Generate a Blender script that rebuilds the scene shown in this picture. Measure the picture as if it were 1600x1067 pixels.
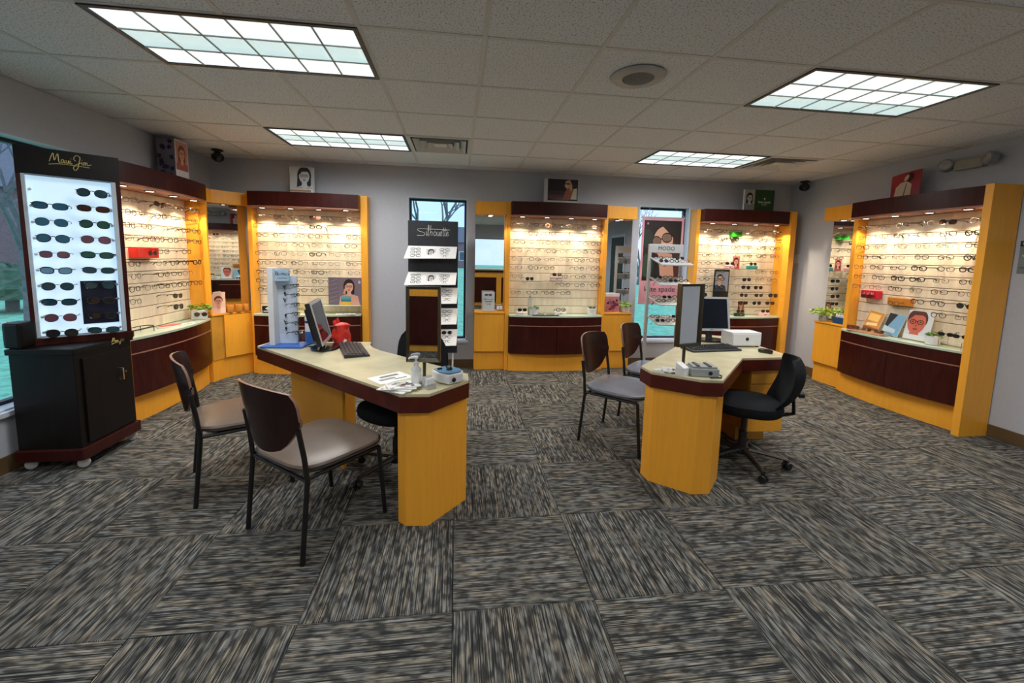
import bpy, bmesh, math, random
from mathutils import Vector, Matrix
R = math.radians
PI = math.pi
random.seed(7)
scene = bpy.context.scene
for o in list(bpy.data.objects):
    bpy.data.objects.remove(o, do_unlink=True)
COL = scene.collection

# ------------------------------------------------------------------ camera
def camera_axes(yaw, pitch, roll):
    f = Vector((-math.sin(yaw) * math.cos(pitch), math.cos(yaw) * math.cos(pitch), math.sin(pitch)))
    r = Vector((math.cos(yaw), math.sin(yaw), 0))
    u = r.cross(f)
    r2 = math.cos(roll) * r + math.sin(roll) * u
    u2 = -math.sin(roll) * r + math.cos(roll) * u
    return r2, u2, f
cam_d = bpy.data.cameras.new('camera')
cam = bpy.data.objects.new('camera', cam_d)
COL.objects.link(cam)
_r, _u, _f = camera_axes(-0.1273, -0.1103, 0.0225)
_m = Matrix((( _r.x, _u.x, -_f.x), (_r.y, _u.y, -_f.y), (_r.z, _u.z, -_f.z))).to_4x4()
_m.translation = Vector((0.4842, -2.22, 1.4687))
cam.matrix_world = _m
cam_d.sensor_width = 36
cam_d.lens = 36 * 654.98 / 1600
cam_d.shift_x = 0.00125
cam_d.shift_y = -0.0372
cam_d.clip_start = 0.02
cam_d.clip_end = 300
scene.camera = cam

# ------------------------------------------------------------------ world, exposure
scene.view_settings.view_transform = 'Standard'
scene.view_settings.look = 'None'
scene.view_settings.gamma = 1
scene.view_settings.use_curve_mapping = False
scene.view_settings.exposure = 0.0
world = bpy.data.worlds.new('overcast_sky')
scene.world = world
world.use_nodes = True
wn = world.node_tree.nodes
wl = world.node_tree.links
bg = wn['Background']
tc = wn.new('ShaderNodeTexCoord')
ns = wn.new('ShaderNodeTexNoise')
ns.inputs['Scale'].default_value = 2.2
ns.inputs['Detail'].default_value = 5
rp = wn.new('ShaderNodeValToRGB')
rp.color_ramp.elements[0].position = 0.35
rp.color_ramp.elements[0].color = (0.42, 0.68, 1.0, 1)
rp.color_ramp.elements[1].position = 0.68
rp.color_ramp.elements[1].color = (0.86, 0.94, 1.0, 1)
wl.new(tc.outputs['Generated'], ns.inputs['Vector'])
wl.new(ns.outputs['Fac'], rp.inputs['Fac'])
wl.new(rp.outputs['Color'], bg.inputs['Color'])
bg.inputs['Strength'].default_value = 1.55

TUBE_W = 5.9           # light of one louver cell of a ceiling fixture
SPOT_W = 17.0           # warm canopy downlight

# room constants
XL, XR, YB, YF, H = -2.42, 5.113, 3.25, -6.0, 2.548
U = 0.6096

# ------------------------------------------------------------------ materials
def S(r, g, b):
    def c(v):
        v /= 255.0
        return v / 12.92 if v <= 0.04045 else ((v + 0.055) / 1.055) ** 2.4
    return (c(r), c(g), c(b))

MATS = {}
def mat(name, col, rough=0.5, metal=0.0, spec=0.5, noise=None, amount=0.12, stretch=(1, 1, 1), bump=0.0,
        emit=None, strength=0.0, coat=0.0, rnd=0.0):
    if name in MATS:
        return MATS[name]
    m = bpy.data.materials.new(name)
    m.use_nodes = True
    nt = m.node_tree
    b = nt.nodes['Principled BSDF']
    b.inputs['Base Color'].default_value = (*col, 1)
    b.inputs['Roughness'].default_value = rough
    b.inputs['Metallic'].default_value = metal
    b.inputs['Specular IOR Level'].default_value = spec
    b.inputs['Coat Weight'].default_value = coat
    if emit:
        b.inputs['Emission Color'].default_value = (*emit, 1)
        b.inputs['Emission Strength'].default_value = strength
    if noise:
        t = nt.nodes.new('ShaderNodeTexCoord')
        mp = nt.nodes.new('ShaderNodeMapping')
        mp.inputs['Scale'].default_value = stretch
        n = nt.nodes.new('ShaderNodeTexNoise')
        n.inputs['Scale'].default_value = noise
        n.inputs['Detail'].default_value = 4
        n.noise_dimensions = '4D'
        oi = nt.nodes.new('ShaderNodeObjectInfo')
        mul = nt.nodes.new('ShaderNodeMath')
        mul.operation = 'MULTIPLY'
        mul.inputs[1].default_value = 37.0
        nt.links.new(oi.outputs['Random'], mul.inputs[0])
        nt.links.new(mul.outputs[0], n.inputs['W'])
        r = nt.nodes.new('ShaderNodeValToRGB')
        lo = tuple(c * (1 - amount) for c in col)
        hi = tuple(min(1, c * (1 + amount)) for c in col)
        r.color_ramp.elements[0].position = 0.3
        r.color_ramp.elements[0].color = (*lo, 1)
        r.color_ramp.elements[1].position = 0.7
        r.color_ramp.elements[1].color = (*hi, 1)
        nt.links.new(t.outputs['Object'], mp.inputs['Vector'])
        nt.links.new(mp.outputs['Vector'], n.inputs['Vector'])
        nt.links.new(n.outputs['Fac'], r.inputs['Fac'])
        nt.links.new(r.outputs['Color'], b.inputs['Base Color'])
        if bump:
            bp = nt.nodes.new('ShaderNodeBump')
            bp.inputs['Strength'].default_value = bump
            bp.inputs['Distance'].default_value = 0.01
            nt.links.new(n.outputs['Fac'], bp.inputs['Height'])
            nt.links.new(bp.outputs['Normal'], b.inputs['Normal'])
    MATS[name] = m
    return m

def flat(col, rough=0.55):
    key = 'print_%02x%02x%02x' % tuple(int(c) for c in col)
    return mat(key, S(*col), rough, noise=60, amount=0.04)

def glassy(name, tint, fac, rough=0.0):
    if name in MATS:
        return MATS[name]
    m = bpy.data.materials.new(name)
    m.use_nodes = True
    nt = m.node_tree
    for n in list(nt.nodes):
        nt.nodes.remove(n)
    out = nt.nodes.new('ShaderNodeOutputMaterial')
    tr = nt.nodes.new('ShaderNodeBsdfTransparent')
    tr.inputs['Color'].default_value = (*tint, 1)
    gl = nt.nodes.new('ShaderNodeBsdfGlossy')
    gl.inputs['Roughness'].default_value = rough
    mx = nt.nodes.new('ShaderNodeMixShader')
    mx.inputs['Fac'].default_value = fac
    nt.links.new(tr.outputs[0], mx.inputs[1])
    nt.links.new(gl.outputs[0], mx.inputs[2])
    nt.links.new(mx.outputs[0], out.inputs['Surface'])
    MATS[name] = m
    return m

M = {}
M['maple'] = mat('maple', (0.90, 0.40, 0.034), 0.38, noise=3.0, amount=0.05, stretch=(14, 14, 1.2))
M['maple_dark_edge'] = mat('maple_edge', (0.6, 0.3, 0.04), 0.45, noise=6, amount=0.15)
M['mahogany'] = mat('mahogany', (0.042, 0.0065, 0.005), 0.30, spec=0.3, noise=4.0, amount=0.35, stretch=(10, 10, 1.5))
M['mahogany_black'] = mat('black_mahogany', (0.006, 0.004, 0.004), 0.4, spec=0.25, noise=4.0, amount=0.3, stretch=(10, 10, 1.5))
M['desk_edge'] = mat('desk_edge_mahogany', (0.080, 0.013, 0.008), 0.3, spec=0.3, noise=4.0, amount=0.2, stretch=(3, 3, 3))
M['soffit'] = mat('soffit_wood', (0.34, 0.15, 0.10), 0.4, noise=5, amount=0.2)
M['slat'] = mat('slat_board', (0.80, 0.70, 0.54), 0.42, noise=2.2, amount=0.13, stretch=(9, 9, 1.0))
M['groove'] = mat('slat_groove', (0.22, 0.16, 0.1), 0.7, noise=8)
M['glasstop'] = mat('green_glass_top', (0.50, 0.62, 0.50), 0.12, noise=3, amount=0.06, spec=0.6)
M['laminate'] = mat('desk_laminate', (0.56, 0.51, 0.33), 0.3, noise=7, amount=0.16, spec=0.4)
M['wall'] = mat('wall_paint', (0.49, 0.515, 0.575), 0.75, noise=40, amount=0.03, bump=0.03)
M['reveal'] = mat('window_reveal', (0.66, 0.70, 0.78), 0.6, noise=30, amount=0.03)
M['basebd'] = mat('baseboard_vinyl', S(96, 76, 50), 0.45, noise=6, amount=0.1)
M['black'] = mat('black_plastic', (0.012, 0.012, 0.014), 0.4, noise=30, amount=0.2)
M['black_gloss'] = mat('black_gloss', (0.01, 0.01, 0.012), 0.12, noise=30, amount=0.2)
M['black_fabric'] = mat('black_fabric', (0.009, 0.010, 0.012), 0.9, noise=220, amount=0.5, bump=0.2, spec=0.2)
M['board_black'] = mat('matte_black_board', (0.018, 0.020, 0.026), 0.6, noise=20, amount=0.2)
M['white'] = mat('white_plastic', (0.72, 0.73, 0.75), 0.4, noise=20, amount=0.03)
M['paper'] = mat('white_paper', (0.84, 0.84, 0.84), 0.7, noise=60, amount=0.04)
M['grey'] = mat('grey_plastic', (0.30, 0.31, 0.32), 0.4, noise=20, amount=0.06)
M['silver'] = mat('silver_paint', (0.52, 0.54, 0.56), 0.35, metal=0.4, noise=20, amount=0.05)
M['chrome'] = mat('chrome', (0.75, 0.76, 0.78), 0.15, metal=1.0, noise=10, amount=0.03)
M['bronze'] = mat('bronze_metal', (0.14, 0.12, 0.08), 0.3, metal=0.9, noise=10, amount=0.1)
M['mirror'] = mat('mirror_silver', (0.80, 0.83, 0.84), 0.0, metal=1.0)
M['vinyl'] = mat('taupe_vinyl', (0.145, 0.108, 0.085), 0.33, noise=14, amount=0.1, bump=0.05)
M['vinyl_grey'] = mat('grey_vinyl', (0.17, 0.18, 0.22), 0.3, noise=14, amount=0.1, bump=0.05)
M['chairwood'] = mat('chair_plywood', (0.022, 0.008, 0.007), 0.3, spec=0.25, noise=3, amount=0.3, stretch=(9, 9, 1))
M['chairedge'] = mat('plywood_edge', (0.30, 0.17, 0.12), 0.4, noise=8, amount=0.1)
M['tube'] = mat('black_steel_tube', (0.008, 0.008, 0.009), 0.35, noise=20, amount=0.2)
M['windowframe'] = mat('dark_window_frame', (0.012, 0.016, 0.03), 0.4, noise=20, amount=0.1)
M['pane'] = glassy('window_glass', (0.95, 0.98, 1.0), 0.06)
M['clear'] = glassy('clear_acrylic', (0.96, 0.97, 0.97), 0.05, 0.02)
M['lens'] = glassy('clear_lens', (0.97, 0.98, 0.98), 0.05)
M['leaf'] = mat('leaf_green', (0.12, 0.30, 0.03), 0.45, noise=20, amount=0.5)
M['leaf_lime'] = mat('leaf_lime', (0.33, 0.50, 0.05), 0.45, noise=20, amount=0.4)
M['red'] = mat('red_plastic', (0.62, 0.03, 0.02), 0.35, noise=20, amount=0.1)
M['blue'] = mat('blue_plastic', (0.05, 0.16, 0.50), 0.35, noise=20, amount=0.1)
M['gold'] = mat('gold_print', (0.70, 0.58, 0.22), 0.35, metal=0.3, noise=20, amount=0.05)
M['whiteprint'] = mat('white_print', (0.75, 0.76, 0.78), 0.5, noise=20, amount=0.02)
M['darkprint'] = mat('dark_print', (0.02, 0.02, 0.03), 0.5, noise=20, amount=0.1)
M['lamp'] = mat('downlight_lens', (0.9, 0.85, 0.75), 0.4, emit=(1.0, 0.93, 0.80), strength=6.0)
M['troffer'] = mat('troffer_lens', (0.85, 0.9, 0.9), 0.4, emit=(0.93, 1.0, 0.99), strength=0.86)
M['troffer_dim'] = mat('troffer_lens_between_tubes', (0.75, 0.85, 0.86), 0.4, emit=(0.74, 0.97, 0.97), strength=0.66)
M['louver'] = mat('troffer_louver', (0.36, 0.42, 0.43), 0.35, noise=10, amount=0.05)
M['tbar'] = mat('ceiling_grid_paint', (0.60, 0.59, 0.57), 0.5, noise=10, amount=0.03)
M['lightbox'] = mat('lightbox_acrylic', (0.72, 0.82, 0.9), 0.4, emit=(0.55, 0.80, 1.0), strength=0.75)
M['lightbox_side'] = mat('lightbox_side', (0.55, 0.62, 0.70), 0.4, noise=10, amount=0.04)

def ceiling_tile_material():
    m = mat('ceiling_tile_fibre', (0.60, 0.58, 0.56), 0.9, noise=1.0, amount=0.03)
    nt = m.node_tree
    b = nt.nodes['Principled BSDF']
    t = nt.nodes.new('ShaderNodeTexCoord')
    n = nt.nodes.new('ShaderNodeTexNoise')
    n.inputs['Scale'].default_value = 110
    n.inputs['Detail'].default_value = 3
    r = nt.nodes.new('ShaderNodeValToRGB')
    r.color_ramp.elements[0].position = 0.33
    r.color_ramp.elements[0].color = (0.24, 0.23, 0.22, 1)
    r.color_ramp.elements[1].position = 0.44
    r.color_ramp.elements[1].color = (0.74, 0.76, 0.79, 1)
    nt.links.new(t.outputs['Object'], n.inputs['Vector'])
    nt.links.new(n.outputs['Fac'], r.inputs['Fac'])
    nt.links.new(r.outputs['Color'], b.inputs['Base Color'])
    bp = nt.nodes.new('ShaderNodeBump')
    bp.inputs['Strength'].default_value = 0.25
    bp.inputs['Distance'].default_value = 0.004
    nt.links.new(r.outputs['Color'], bp.inputs['Height'])
    nt.links.new(bp.outputs['Normal'], b.inputs['Normal'])
    return m
M['ctile'] = ceiling_tile_material()

def carpet_material():
    m = bpy.data.materials.new('carpet_loop_pile')
    m.use_nodes = True
    nt = m.node_tree
    b = nt.nodes['Principled BSDF']
    b.inputs['Roughness'].default_value = 0.95
    b.inputs['Specular IOR Level'].default_value = 0.1
    t = nt.nodes.new('ShaderNodeTexCoord')
    oi = nt.nodes.new('ShaderNodeObjectInfo')
    mul = nt.nodes.new('ShaderNodeMath')
    mul.operation = 'MULTIPLY'
    mul.inputs[1].default_value = 53.0
    nt.links.new(oi.outputs['Random'], mul.inputs[0])
    def streak(sc, scale, detail):
        mp = nt.nodes.new('ShaderNodeMapping')
        mp.inputs['Scale'].default_value = sc
        n = nt.nodes.new('ShaderNodeTexNoise')
        n.noise_dimensions = '4D'
        n.inputs['Scale'].default_value = scale
        n.inputs['Detail'].default_value = detail
        nt.links.new(t.outputs['Object'], mp.inputs['Vector'])
        nt.links.new(mp.outputs['Vector'], n.inputs['Vector'])
        nt.links.new(mul.outputs[0], n.inputs['W'])
        return n
    fine = streak((0.30, 22.0, 1.0), 11.0, 3.0)
    blot = streak((1.0, 3.2, 1.0), 17.0, 1.5)
    hue = streak((1.0, 6.0, 1.0), 6.0, 2.0)
    r1 = nt.nodes.new('ShaderNodeValToRGB')
    e = r1.color_ramp.elements
    e[0].position = 0.40; e[0].color = (0, 0, 0, 1)
    e[1].position = 0.60; e[1].color = (1, 1, 1, 1)
    nt.links.new(fine.outputs['Fac'], r1.inputs['Fac'])
    r2 = nt.nodes.new('ShaderNodeValToRGB')
    e = r2.color_ramp.elements
    e[0].position = 0.38; e[0].color = (0.16, 0.16, 0.16, 1)
    e[1].position = 0.60; e[1].color = (1, 1, 1, 1)
    nt.links.new(blot.outputs['Fac'], r2.inputs['Fac'])
    mm = nt.nodes.new('ShaderNodeMath')
    mm.operation = 'MULTIPLY'
    nt.links.new(r1.outputs['Color'], mm.inputs[0])
    nt.links.new(r2.outputs['Color'], mm.inputs[1])
    r3 = nt.nodes.new('ShaderNodeValToRGB')
    e = r3.color_ramp.elements
    e[0].position = 0.42; e[0].color = (0.27, 0.275, 0.265, 1)
    e[1].position = 0.62; e[1].color = (0.34, 0.30, 0.24, 1)
    nt.links.new(hue.outputs['Fac'], r3.inputs['Fac'])
    mx = nt.nodes.new('ShaderNodeMix')
    mx.data_type = 'RGBA'
    mx.inputs[6].default_value = (0.017, 0.019, 0.021, 1)
    nt.links.new(mm.outputs[0], mx.inputs[0])
    nt.links.new(r3.outputs['Color'], mx.inputs[7])
    nt.links.new(mx.outputs[2], b.inputs['Base Color'])
    bp = nt.nodes.new('ShaderNodeBump')
    bp.inputs['Strength'].default_value = 0.4
    bp.inputs['Distance'].default_value = 0.004
    nt.links.new(mm.outputs[0], bp.inputs['Height'])
    nt.links.new(bp.outputs['Normal'], b.inputs['Normal'])
    return m
M['carpet'] = carpet_material()

# ------------------------------------------------------------------ mesh builder
class MB:
    def __init__(s):
        s.v = []; s.f = []; s.mi = []
    def add(s, vs, fs, mi=0):
        o = len(s.v)
        s.v += [tuple(p) for p in vs]
        s.f += [tuple(i + o for i in f) for f in fs]
        s.mi += [mi] * len(fs)
        return s
    def box(s, x0, x1, y0, y1, z0, z1, mi=0):
        vs = [(x0, y0, z0), (x1, y0, z0), (x1, y1, z0), (x0, y1, z0), (x0, y0, z1), (x1, y0, z1), (x1, y1, z1), (x0, y1, z1)]
        return s.add(vs, [(0, 3, 2, 1), (4, 5, 6, 7), (0, 1, 5, 4), (1, 2, 6, 5), (2, 3, 7, 6), (3, 0, 4, 7)], mi)
    def prism(s, poly, z0, z1, mi=0):
        n = len(poly)
        vs = [(x, y, z0) for x, y in poly] + [(x, y, z1) for x, y in poly]
        fs = [tuple(range(n - 1, -1, -1)), tuple(range(n, 2 * n))] + [(i, (i + 1) % n, n + (i + 1) % n, n + i) for i in range(n)]
        return s.add(vs, fs, mi)
    def extr(s, poly, d0, d1, axis='y', mi=0):
        # poly in (a,b); axis y: (x,z) extruded along y ; axis x: (y,z) extruded along x
        n = len(poly)
        if axis == 'y':
            vs = [(a, d0, b) for a, b in poly] + [(a, d1, b) for a, b in poly]
        else:
            vs = [(d0, a, b) for a, b in poly] + [(d1, a, b) for a, b in poly]
        fs = [tuple(range(n)), tuple(range(2 * n - 1, n - 1, -1))] + [(i, n + i, n + (i + 1) % n, (i + 1) % n) for i in range(n)]
        return s.add(vs, fs, mi)
    def tube(s, pts, r, n=6, closed=False, mi=0, flatten=1.0):
        pts = [Vector(p) for p in pts]
        k = len(pts)
        rs = r if isinstance(r, (list, tuple)) else [r] * k
        vs = []; prev = None
        for i, p in enumerate(pts):
            if closed:
                d = pts[(i + 1) % k] - pts[i - 1]
            else:
                d = pts[min(i + 1, k - 1)] - pts[max(i - 1, 0)]
            if d.length < 1e-9:
                d = Vector((0, 0, 1))
            d.normalize()
            ref = Vector((0, 0, 1)) if abs(d.z) < 0.9 else Vector((0, 1, 0))
            a = d.cross(ref).normalized()
            if prev is not None and a.dot(prev) < 0:
                a = -a
            if prev is not None:
                a2 = (prev - d * prev.dot(d))
                if a2.length > 1e-6:
                    a = a2.normalized()
            prev = a
            b = d.cross(a).normalized()
            for j in range(n):
                t = 2 * PI * j / n
                vs.append(p + (a * math.cos(t) + b * math.sin(t) * flatten) * rs[i])
        fs = []
        m = k if closed else k - 1
        for i in range(m):
            for j in range(n):
                a0 = i * n + j; a1 = i * n + (j + 1) % n
                b0 = ((i + 1) % k) * n + j; b1 = ((i + 1) % k) * n + (j + 1) % n
                fs.append((a0, a1, b1, b0))
        if not closed:
            fs.append(tuple(range(n - 1, -1, -1)))
            fs.append(tuple(range((k - 1) * n, k * n)))
        return s.add(vs, fs, mi)
    def lathe(s, prof, n=16, c=(0, 0, 0), mi=0):
        vs = []; fs = []
        for r, z in prof:
            for j in range(n):
                t = 2 * PI * j / n
                vs.append((c[0] + r * math.cos(t), c[1] + r * math.sin(t), c[2] + z))
        for i in range(len(prof) - 1):
            for j in range(n):
                fs.append((i * n + j, i * n + (j + 1) % n, (i + 1) * n + (j + 1) % n, (i + 1) * n + j))
        fs.append(tuple(range(n - 1, -1, -1)))
        fs.append(tuple(range((len(prof) - 1) * n, len(prof) * n)))
        return s.add(vs, fs, mi)
    def quad(s, a, b, c, d, mi=0):
        return s.add([a, b, c, d], [(0, 1, 2, 3)], mi)
    def poly(s, pts, mi=0):
        return s.add(pts, [tuple(range(len(pts)))], mi)
    def mesh(s, name, mats, smooth=False, bevel=0, seg=2):
        me = bpy.data.meshes.new(name)
        me.from_pydata(s.v, [], s.f)
        if not isinstance(mats, (list, tuple)):
            mats = [mats]
        for m in mats:
            me.materials.append(m)
        for p, i in zip(me.polygons, s.mi):
            p.material_index = i
        bm = bmesh.new(); bm.from_mesh(me)
        bmesh.ops.recalc_face_normals(bm, faces=bm.faces)
        if bevel:
            es = [e for e in bm.edges if len(e.link_faces) == 2 and e.calc_face_angle(0) > 0.5]
            bmesh.ops.bevel(bm, geom=es, offset=bevel, segments=seg, affect='EDGES', profile=0.6, clamp_overlap=True)
        bm.to_mesh(me); bm.free()
        if smooth:
            for p in me.polygons:
                p.use_smooth = True
            try:
                me.set_sharp_from_angle(angle=R(40))
            except Exception:
                pass
        return me
    def build(s, name, mats, parent=None, loc=(0, 0, 0), rot=(0, 0, 0), smooth=False, bevel=0, seg=2):
        return put(s.mesh(name, mats, smooth, bevel, seg), name, parent, loc, rot)

def put(me, name, parent=None, loc=(0, 0, 0), rot=(0, 0, 0), label=None):
    o = bpy.data.objects.new(name, me)
    COL.objects.link(o)
    o.parent = parent
    o.location = loc
    o.rotation_euler = rot
    if label:
        o['label'] = label
    return o

def tag(o, label, cat, group=None):
    o['label'] = label; o['category'] = cat
    if group:
        o['group'] = group
    return o

def thing(name, label, cat, loc=(0, 0, 0), rz=0.0, group=None):
    o = bpy.data.objects.new(name, None)
    o.empty_display_size = 0.1
    COL.objects.link(o)
    o.location = loc
    o.rotation_euler = (0, 0, rz)
    return tag(o, label, cat, group)

def struct(o):
    o['kind'] = 'structure'
    return o

def rbox(name, x0, x1, y0, y1, z0, z1, m, parent=None, bevel=0.004, smooth=False, loc=(0, 0, 0), rot=(0, 0, 0), seg=2):
    return MB().box(x0, x1, y0, y1, z0, z1).build(name, m, parent, loc, rot, smooth, bevel, seg)

def ellipse(cx, cz, rx, rz, n=20, a0=0.0, a1=2 * PI, tilt=0.0):
    out = []
    for i in range(n):
        t = a0 + (a1 - a0) * i / (n if abs(a1 - a0 - 2 * PI) < 1e-6 else n - 1)
        x = rx * math.cos(t); z = rz * math.sin(t)
        out.append((cx + x * math.cos(tilt) - z * math.sin(tilt), cz + x * math.sin(tilt) + z * math.cos(tilt)))
    return out

def print_layer(name, parent, layers, y=-0.001, loc=(0, 0, 0), rot=(0, 0, 0)):
    """flat print: polygons (colour, [(x,z)..]) facing local -y, stacked by paper-thin steps"""
    mats = []; mb = MB(); keys = {}
    for i, (c, pts) in enumerate(layers):
        if c not in keys:
            keys[c] = len(mats); mats.append(flat(c))
        mb.poly([(x, y - 0.00025 * i, z) for x, z in pts], keys[c])
    me = bpy.data.meshes.new(name)
    me.from_pydata(mb.v, [], mb.f)
    for m in mats:
        me.materials.append(m)
    for p, i in zip(me.polygons, mb.mi):
        p.material_index = i
    return put(me, name, parent, loc, rot)

def rect(x0, x1, z0, z1):
    return [(x0, z0), (x1, z0), (x1, z1), (x0, z1)]

def ring(cx, cz, rx, rz, t, n=18):
    """outline ring as a polygon strip (single keyhole polygon)"""
    o = ellipse(cx, cz, rx, rz, n)
    i = ellipse(cx, cz, rx - t, rz - t, n)
    return o + [o[0]] + [i[0]] + i[::-1]

def text_obj(body, size, m, parent, loc, rot=(PI / 2, 0, 0), name='lettering', align='CENTER', sx=1.0, extrude=0.0006, spacing=1.0):
    cu = bpy.data.curves.new(name, 'FONT')
    cu.body = body; cu.size = size; cu.extrude = extrude
    cu.align_x = align; cu.align_y = 'CENTER'
    cu.space_character = spacing
    tmp = bpy.data.objects.new(name, cu)
    COL.objects.link(tmp)
    dg = bpy.context.evaluated_depsgraph_get()
    me = bpy.data.meshes.new_from_object(tmp.evaluated_get(dg))
    bpy.data.objects.remove(tmp, do_unlink=True)
    me.materials.clear(); me.materials.append(m)
    o = put(me, name, parent, loc, rot)
    o.scale = (sx, 1, 1)
    return o

def smooth_path(pts, sub=5):
    P = [Vector((p[0], 0, p[1])) for p in pts]
    out = []
    for i in range(len(P) - 1):
        p0 = P[max(i - 1, 0)]; p1 = P[i]; p2 = P[i + 1]; p3 = P[min(i + 2, len(P) - 1)]
        for k in range(sub):
            t = k / sub
            out.append(0.5 * ((2 * p1) + (-p0 + p2) * t + (2 * p0 - 5 * p1 + 4 * p2 - p3) * t * t + (-p0 + 3 * p1 - 3 * p2 + p3) * t ** 3))
    out.append(P[-1])
    return out

def script_logo(strokes, scale, m, parent, loc, name='lettering', r=0.0035, rot=(0, 0, 0)):
    mb = MB()
    for st in strokes:
        pts = [p * scale for p in smooth_path(st)]
        mb.tube(pts, r, 5)
    return mb.build(name, m, parent, loc, rot)

# ------------------------------------------------------------------ room shell
def wall_with_holes(name, length_axis, a0, a1, plane, outward, holes, m):
    """box wall with rectangular holes (p0,p1,z0,z1); thickness .2 outward"""
    mb = MB()
    t0, t1 = (plane, plane + 0.2 * outward) if outward > 0 else (plane - 0.2, plane)
    def seg(p0, p1, z0, z1):
        if length_axis == 'x':
            mb.box(p0, p1, t0, t1, z0, z1)
        else:
            mb.box(t0, t1, p0, p1, z0, z1)
    cur = a0
    for (p0, p1, z0, z1) in sorted(holes):
        seg(cur, p0, 0, H + 0.1)
        seg(p0, p1, 0, z0)
        seg(p0, p1, z1, H + 0.1)
        cur = p1
    seg(cur, a1, 0, H + 0.1)
    return struct(mb.build(name, m))

W1 = (-0.14, 0.60, 0.36, 2.19)
W2 = (2.90, 3.62, 0.36, 2.19)
W3 = (0.35, 1.43, 0.40, 2.19)
W4 = (0.9, 2.3, 0.9, 2.1)
wall_with_holes('wall_back', 'x', XL - 0.2, XR + 0.2, YB, 1, [W1, W2], M['wall'])
wall_with_holes('wall_left', 'y', YF, YB, XL, -1, [W3], M['wall'])
wall_with_holes('wall_right', 'y', YF, YB, XR, 1, [], M['wall'])
wall_with_holes('wall_front', 'x', XL - 0.2, XR + 0.2, YF, -1, [W4], M['wall'])

def window(n, axis, plane, outward, hole):
    p0, p1, z0, z1 = hole
    mb = MB()
    w = 0.035
    a, b = sorted((plane + outward * 0.10, plane + outward * 0.15))
    def bx(q0, q1, c0, c1, aa=a, bb=b, target=None):
        t = target or mb
        if axis == 'x':
            t.box(q0, q1, aa, bb, c0, c1)
        else:
            t.box(aa, bb, q0, q1, c0, c1)
    bx(p0, p0 + w, z0, z1); bx(p1 - w, p1, z0, z1); bx(p0 + w, p1 - w, z0, z0 + w); bx(p0 + w, p1 - w, z1 - w, z1)
    o = struct(mb.build('window_%d' % n, M['windowframe'], bevel=0.004))
    pm = MB()
    mid = (a + b) / 2
    bx(p0 + w, p1 - w, z0 + w, z1 - w, mid - 0.003, mid + 0.003, pm)
    pm.build('pane', M['pane'], o)
    sm = MB()
    s0, s1 = sorted((plane - outward * 0.03, plane + outward * 0.10))
    bx(p0 - 0.02, p1 + 0.02, z0 - 0.045, z0, s0, plane, sm) if False else None
    lo, hi = sorted((plane - outward * 0.035, plane - outward * 0.001))
    bx(p0 - 0.03, p1 + 0.03, z0 - 0.03, z0 + 0.002, lo, hi, sm)
    lo, hi = sorted((plane - outward * 0.001, plane + outward * 0.099))
    bx(p0 + 0.001, p1 - 0.001, z0 + 0.0005, z0 + 0.012, lo, hi, sm)
    sm.build('window_sill', M['reveal'], o, bevel=0.003)
    jm = MB()
    bx(p0 + 0.0005, p0 + 0.008, z0 + 0.012, z1 - 0.001, lo, hi, jm)
    bx(p1 - 0.008, p1 - 0.0005, z0 + 0.012, z1 - 0.001, lo, hi, jm)
    bx(p0 + 0.008, p1 - 0.008, z1 - 0.008, z1 - 0.0005, lo, hi, jm)
    jm.build('window_reveal', M['reveal'], o)
    return o
window(1, 'x', YB, 1, W1)
window(2, 'x', YB, 1, W2)
window(3, 'y', XL, -1, W3)
window(4, 'x', YF, -1, W4)

# baseboards
def baseboard(name, boxes):
    mb = MB()
    for b in boxes:
        mb.box(*b)
    struct(mb.build(name, M['basebd'], bevel=0.003))
baseboard('baseboard_back', [(XL, XR, YB - 0.012, YB, 0.001, 0.11)])
baseboard('baseboard_left', [(XL, XL + 0.012, YF, YB - 0.012, 0.001, 0.11)])
baseboard('baseboard_right', [(XR - 0.012, XR, YF, YB - 0.012, 0.001, 0.11)])
baseboard('baseboard_front', [(XL + 0.012, XR - 0.012, YF, YF + 0.012, 0.001, 0.11)])

# floor with carpet tiles laid quarter-turn
fl = MB().box(XL - 0.2, XR + 0.2, YF - 0.2, YB + 0.2, -0.12, -0.008).build('floor', mat('floor_slab', (0.05, 0.05, 0.05), 0.9, noise=5))
struct(fl)
OX, OY = 0.4745, -0.6161
def tiles(lo, hi, off):
    i = math.floor((lo - off) / U)
    out = []
    while off + i * U < hi - 1e-6:
        out.append((i, max(lo, off + i * U), min(hi, off + (i + 1) * U)))
        i += 1
    return [t for t in out if t[2] - t[1] > 0.004]
carpet_cache = {}
def carpet_mesh(w, d):
    k = (round(w, 3), round(d, 3))
    if k not in carpet_cache:
        g = 0.0012
        carpet_cache[k] = MB().box(-w / 2 + g, w / 2 - g, -d / 2 + g, d / 2 - g, -0.008, 0.0).mesh('carpet_tile', M['carpet'], bevel=0.0015, seg=1)
    return carpet_cache[k]
for i, x0, x1 in tiles(XL, XR, OX):
    for j, y0, y1 in tiles(YF, YB, OY):
        turn = (i + j) % 2 != 0           # pile runs along Y
        w, d = x1 - x0, y1 - y0
        if turn:
            put(carpet_mesh(d, w), 'carpet_tile', fl, ((x0 + x1) / 2, (y0 + y1) / 2, 0), (0, 0, PI / 2))
        else:
            put(carpet_mesh(w, d), 'carpet_tile', fl, ((x0 + x1) / 2, (y0 + y1) / 2, 0))

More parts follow.
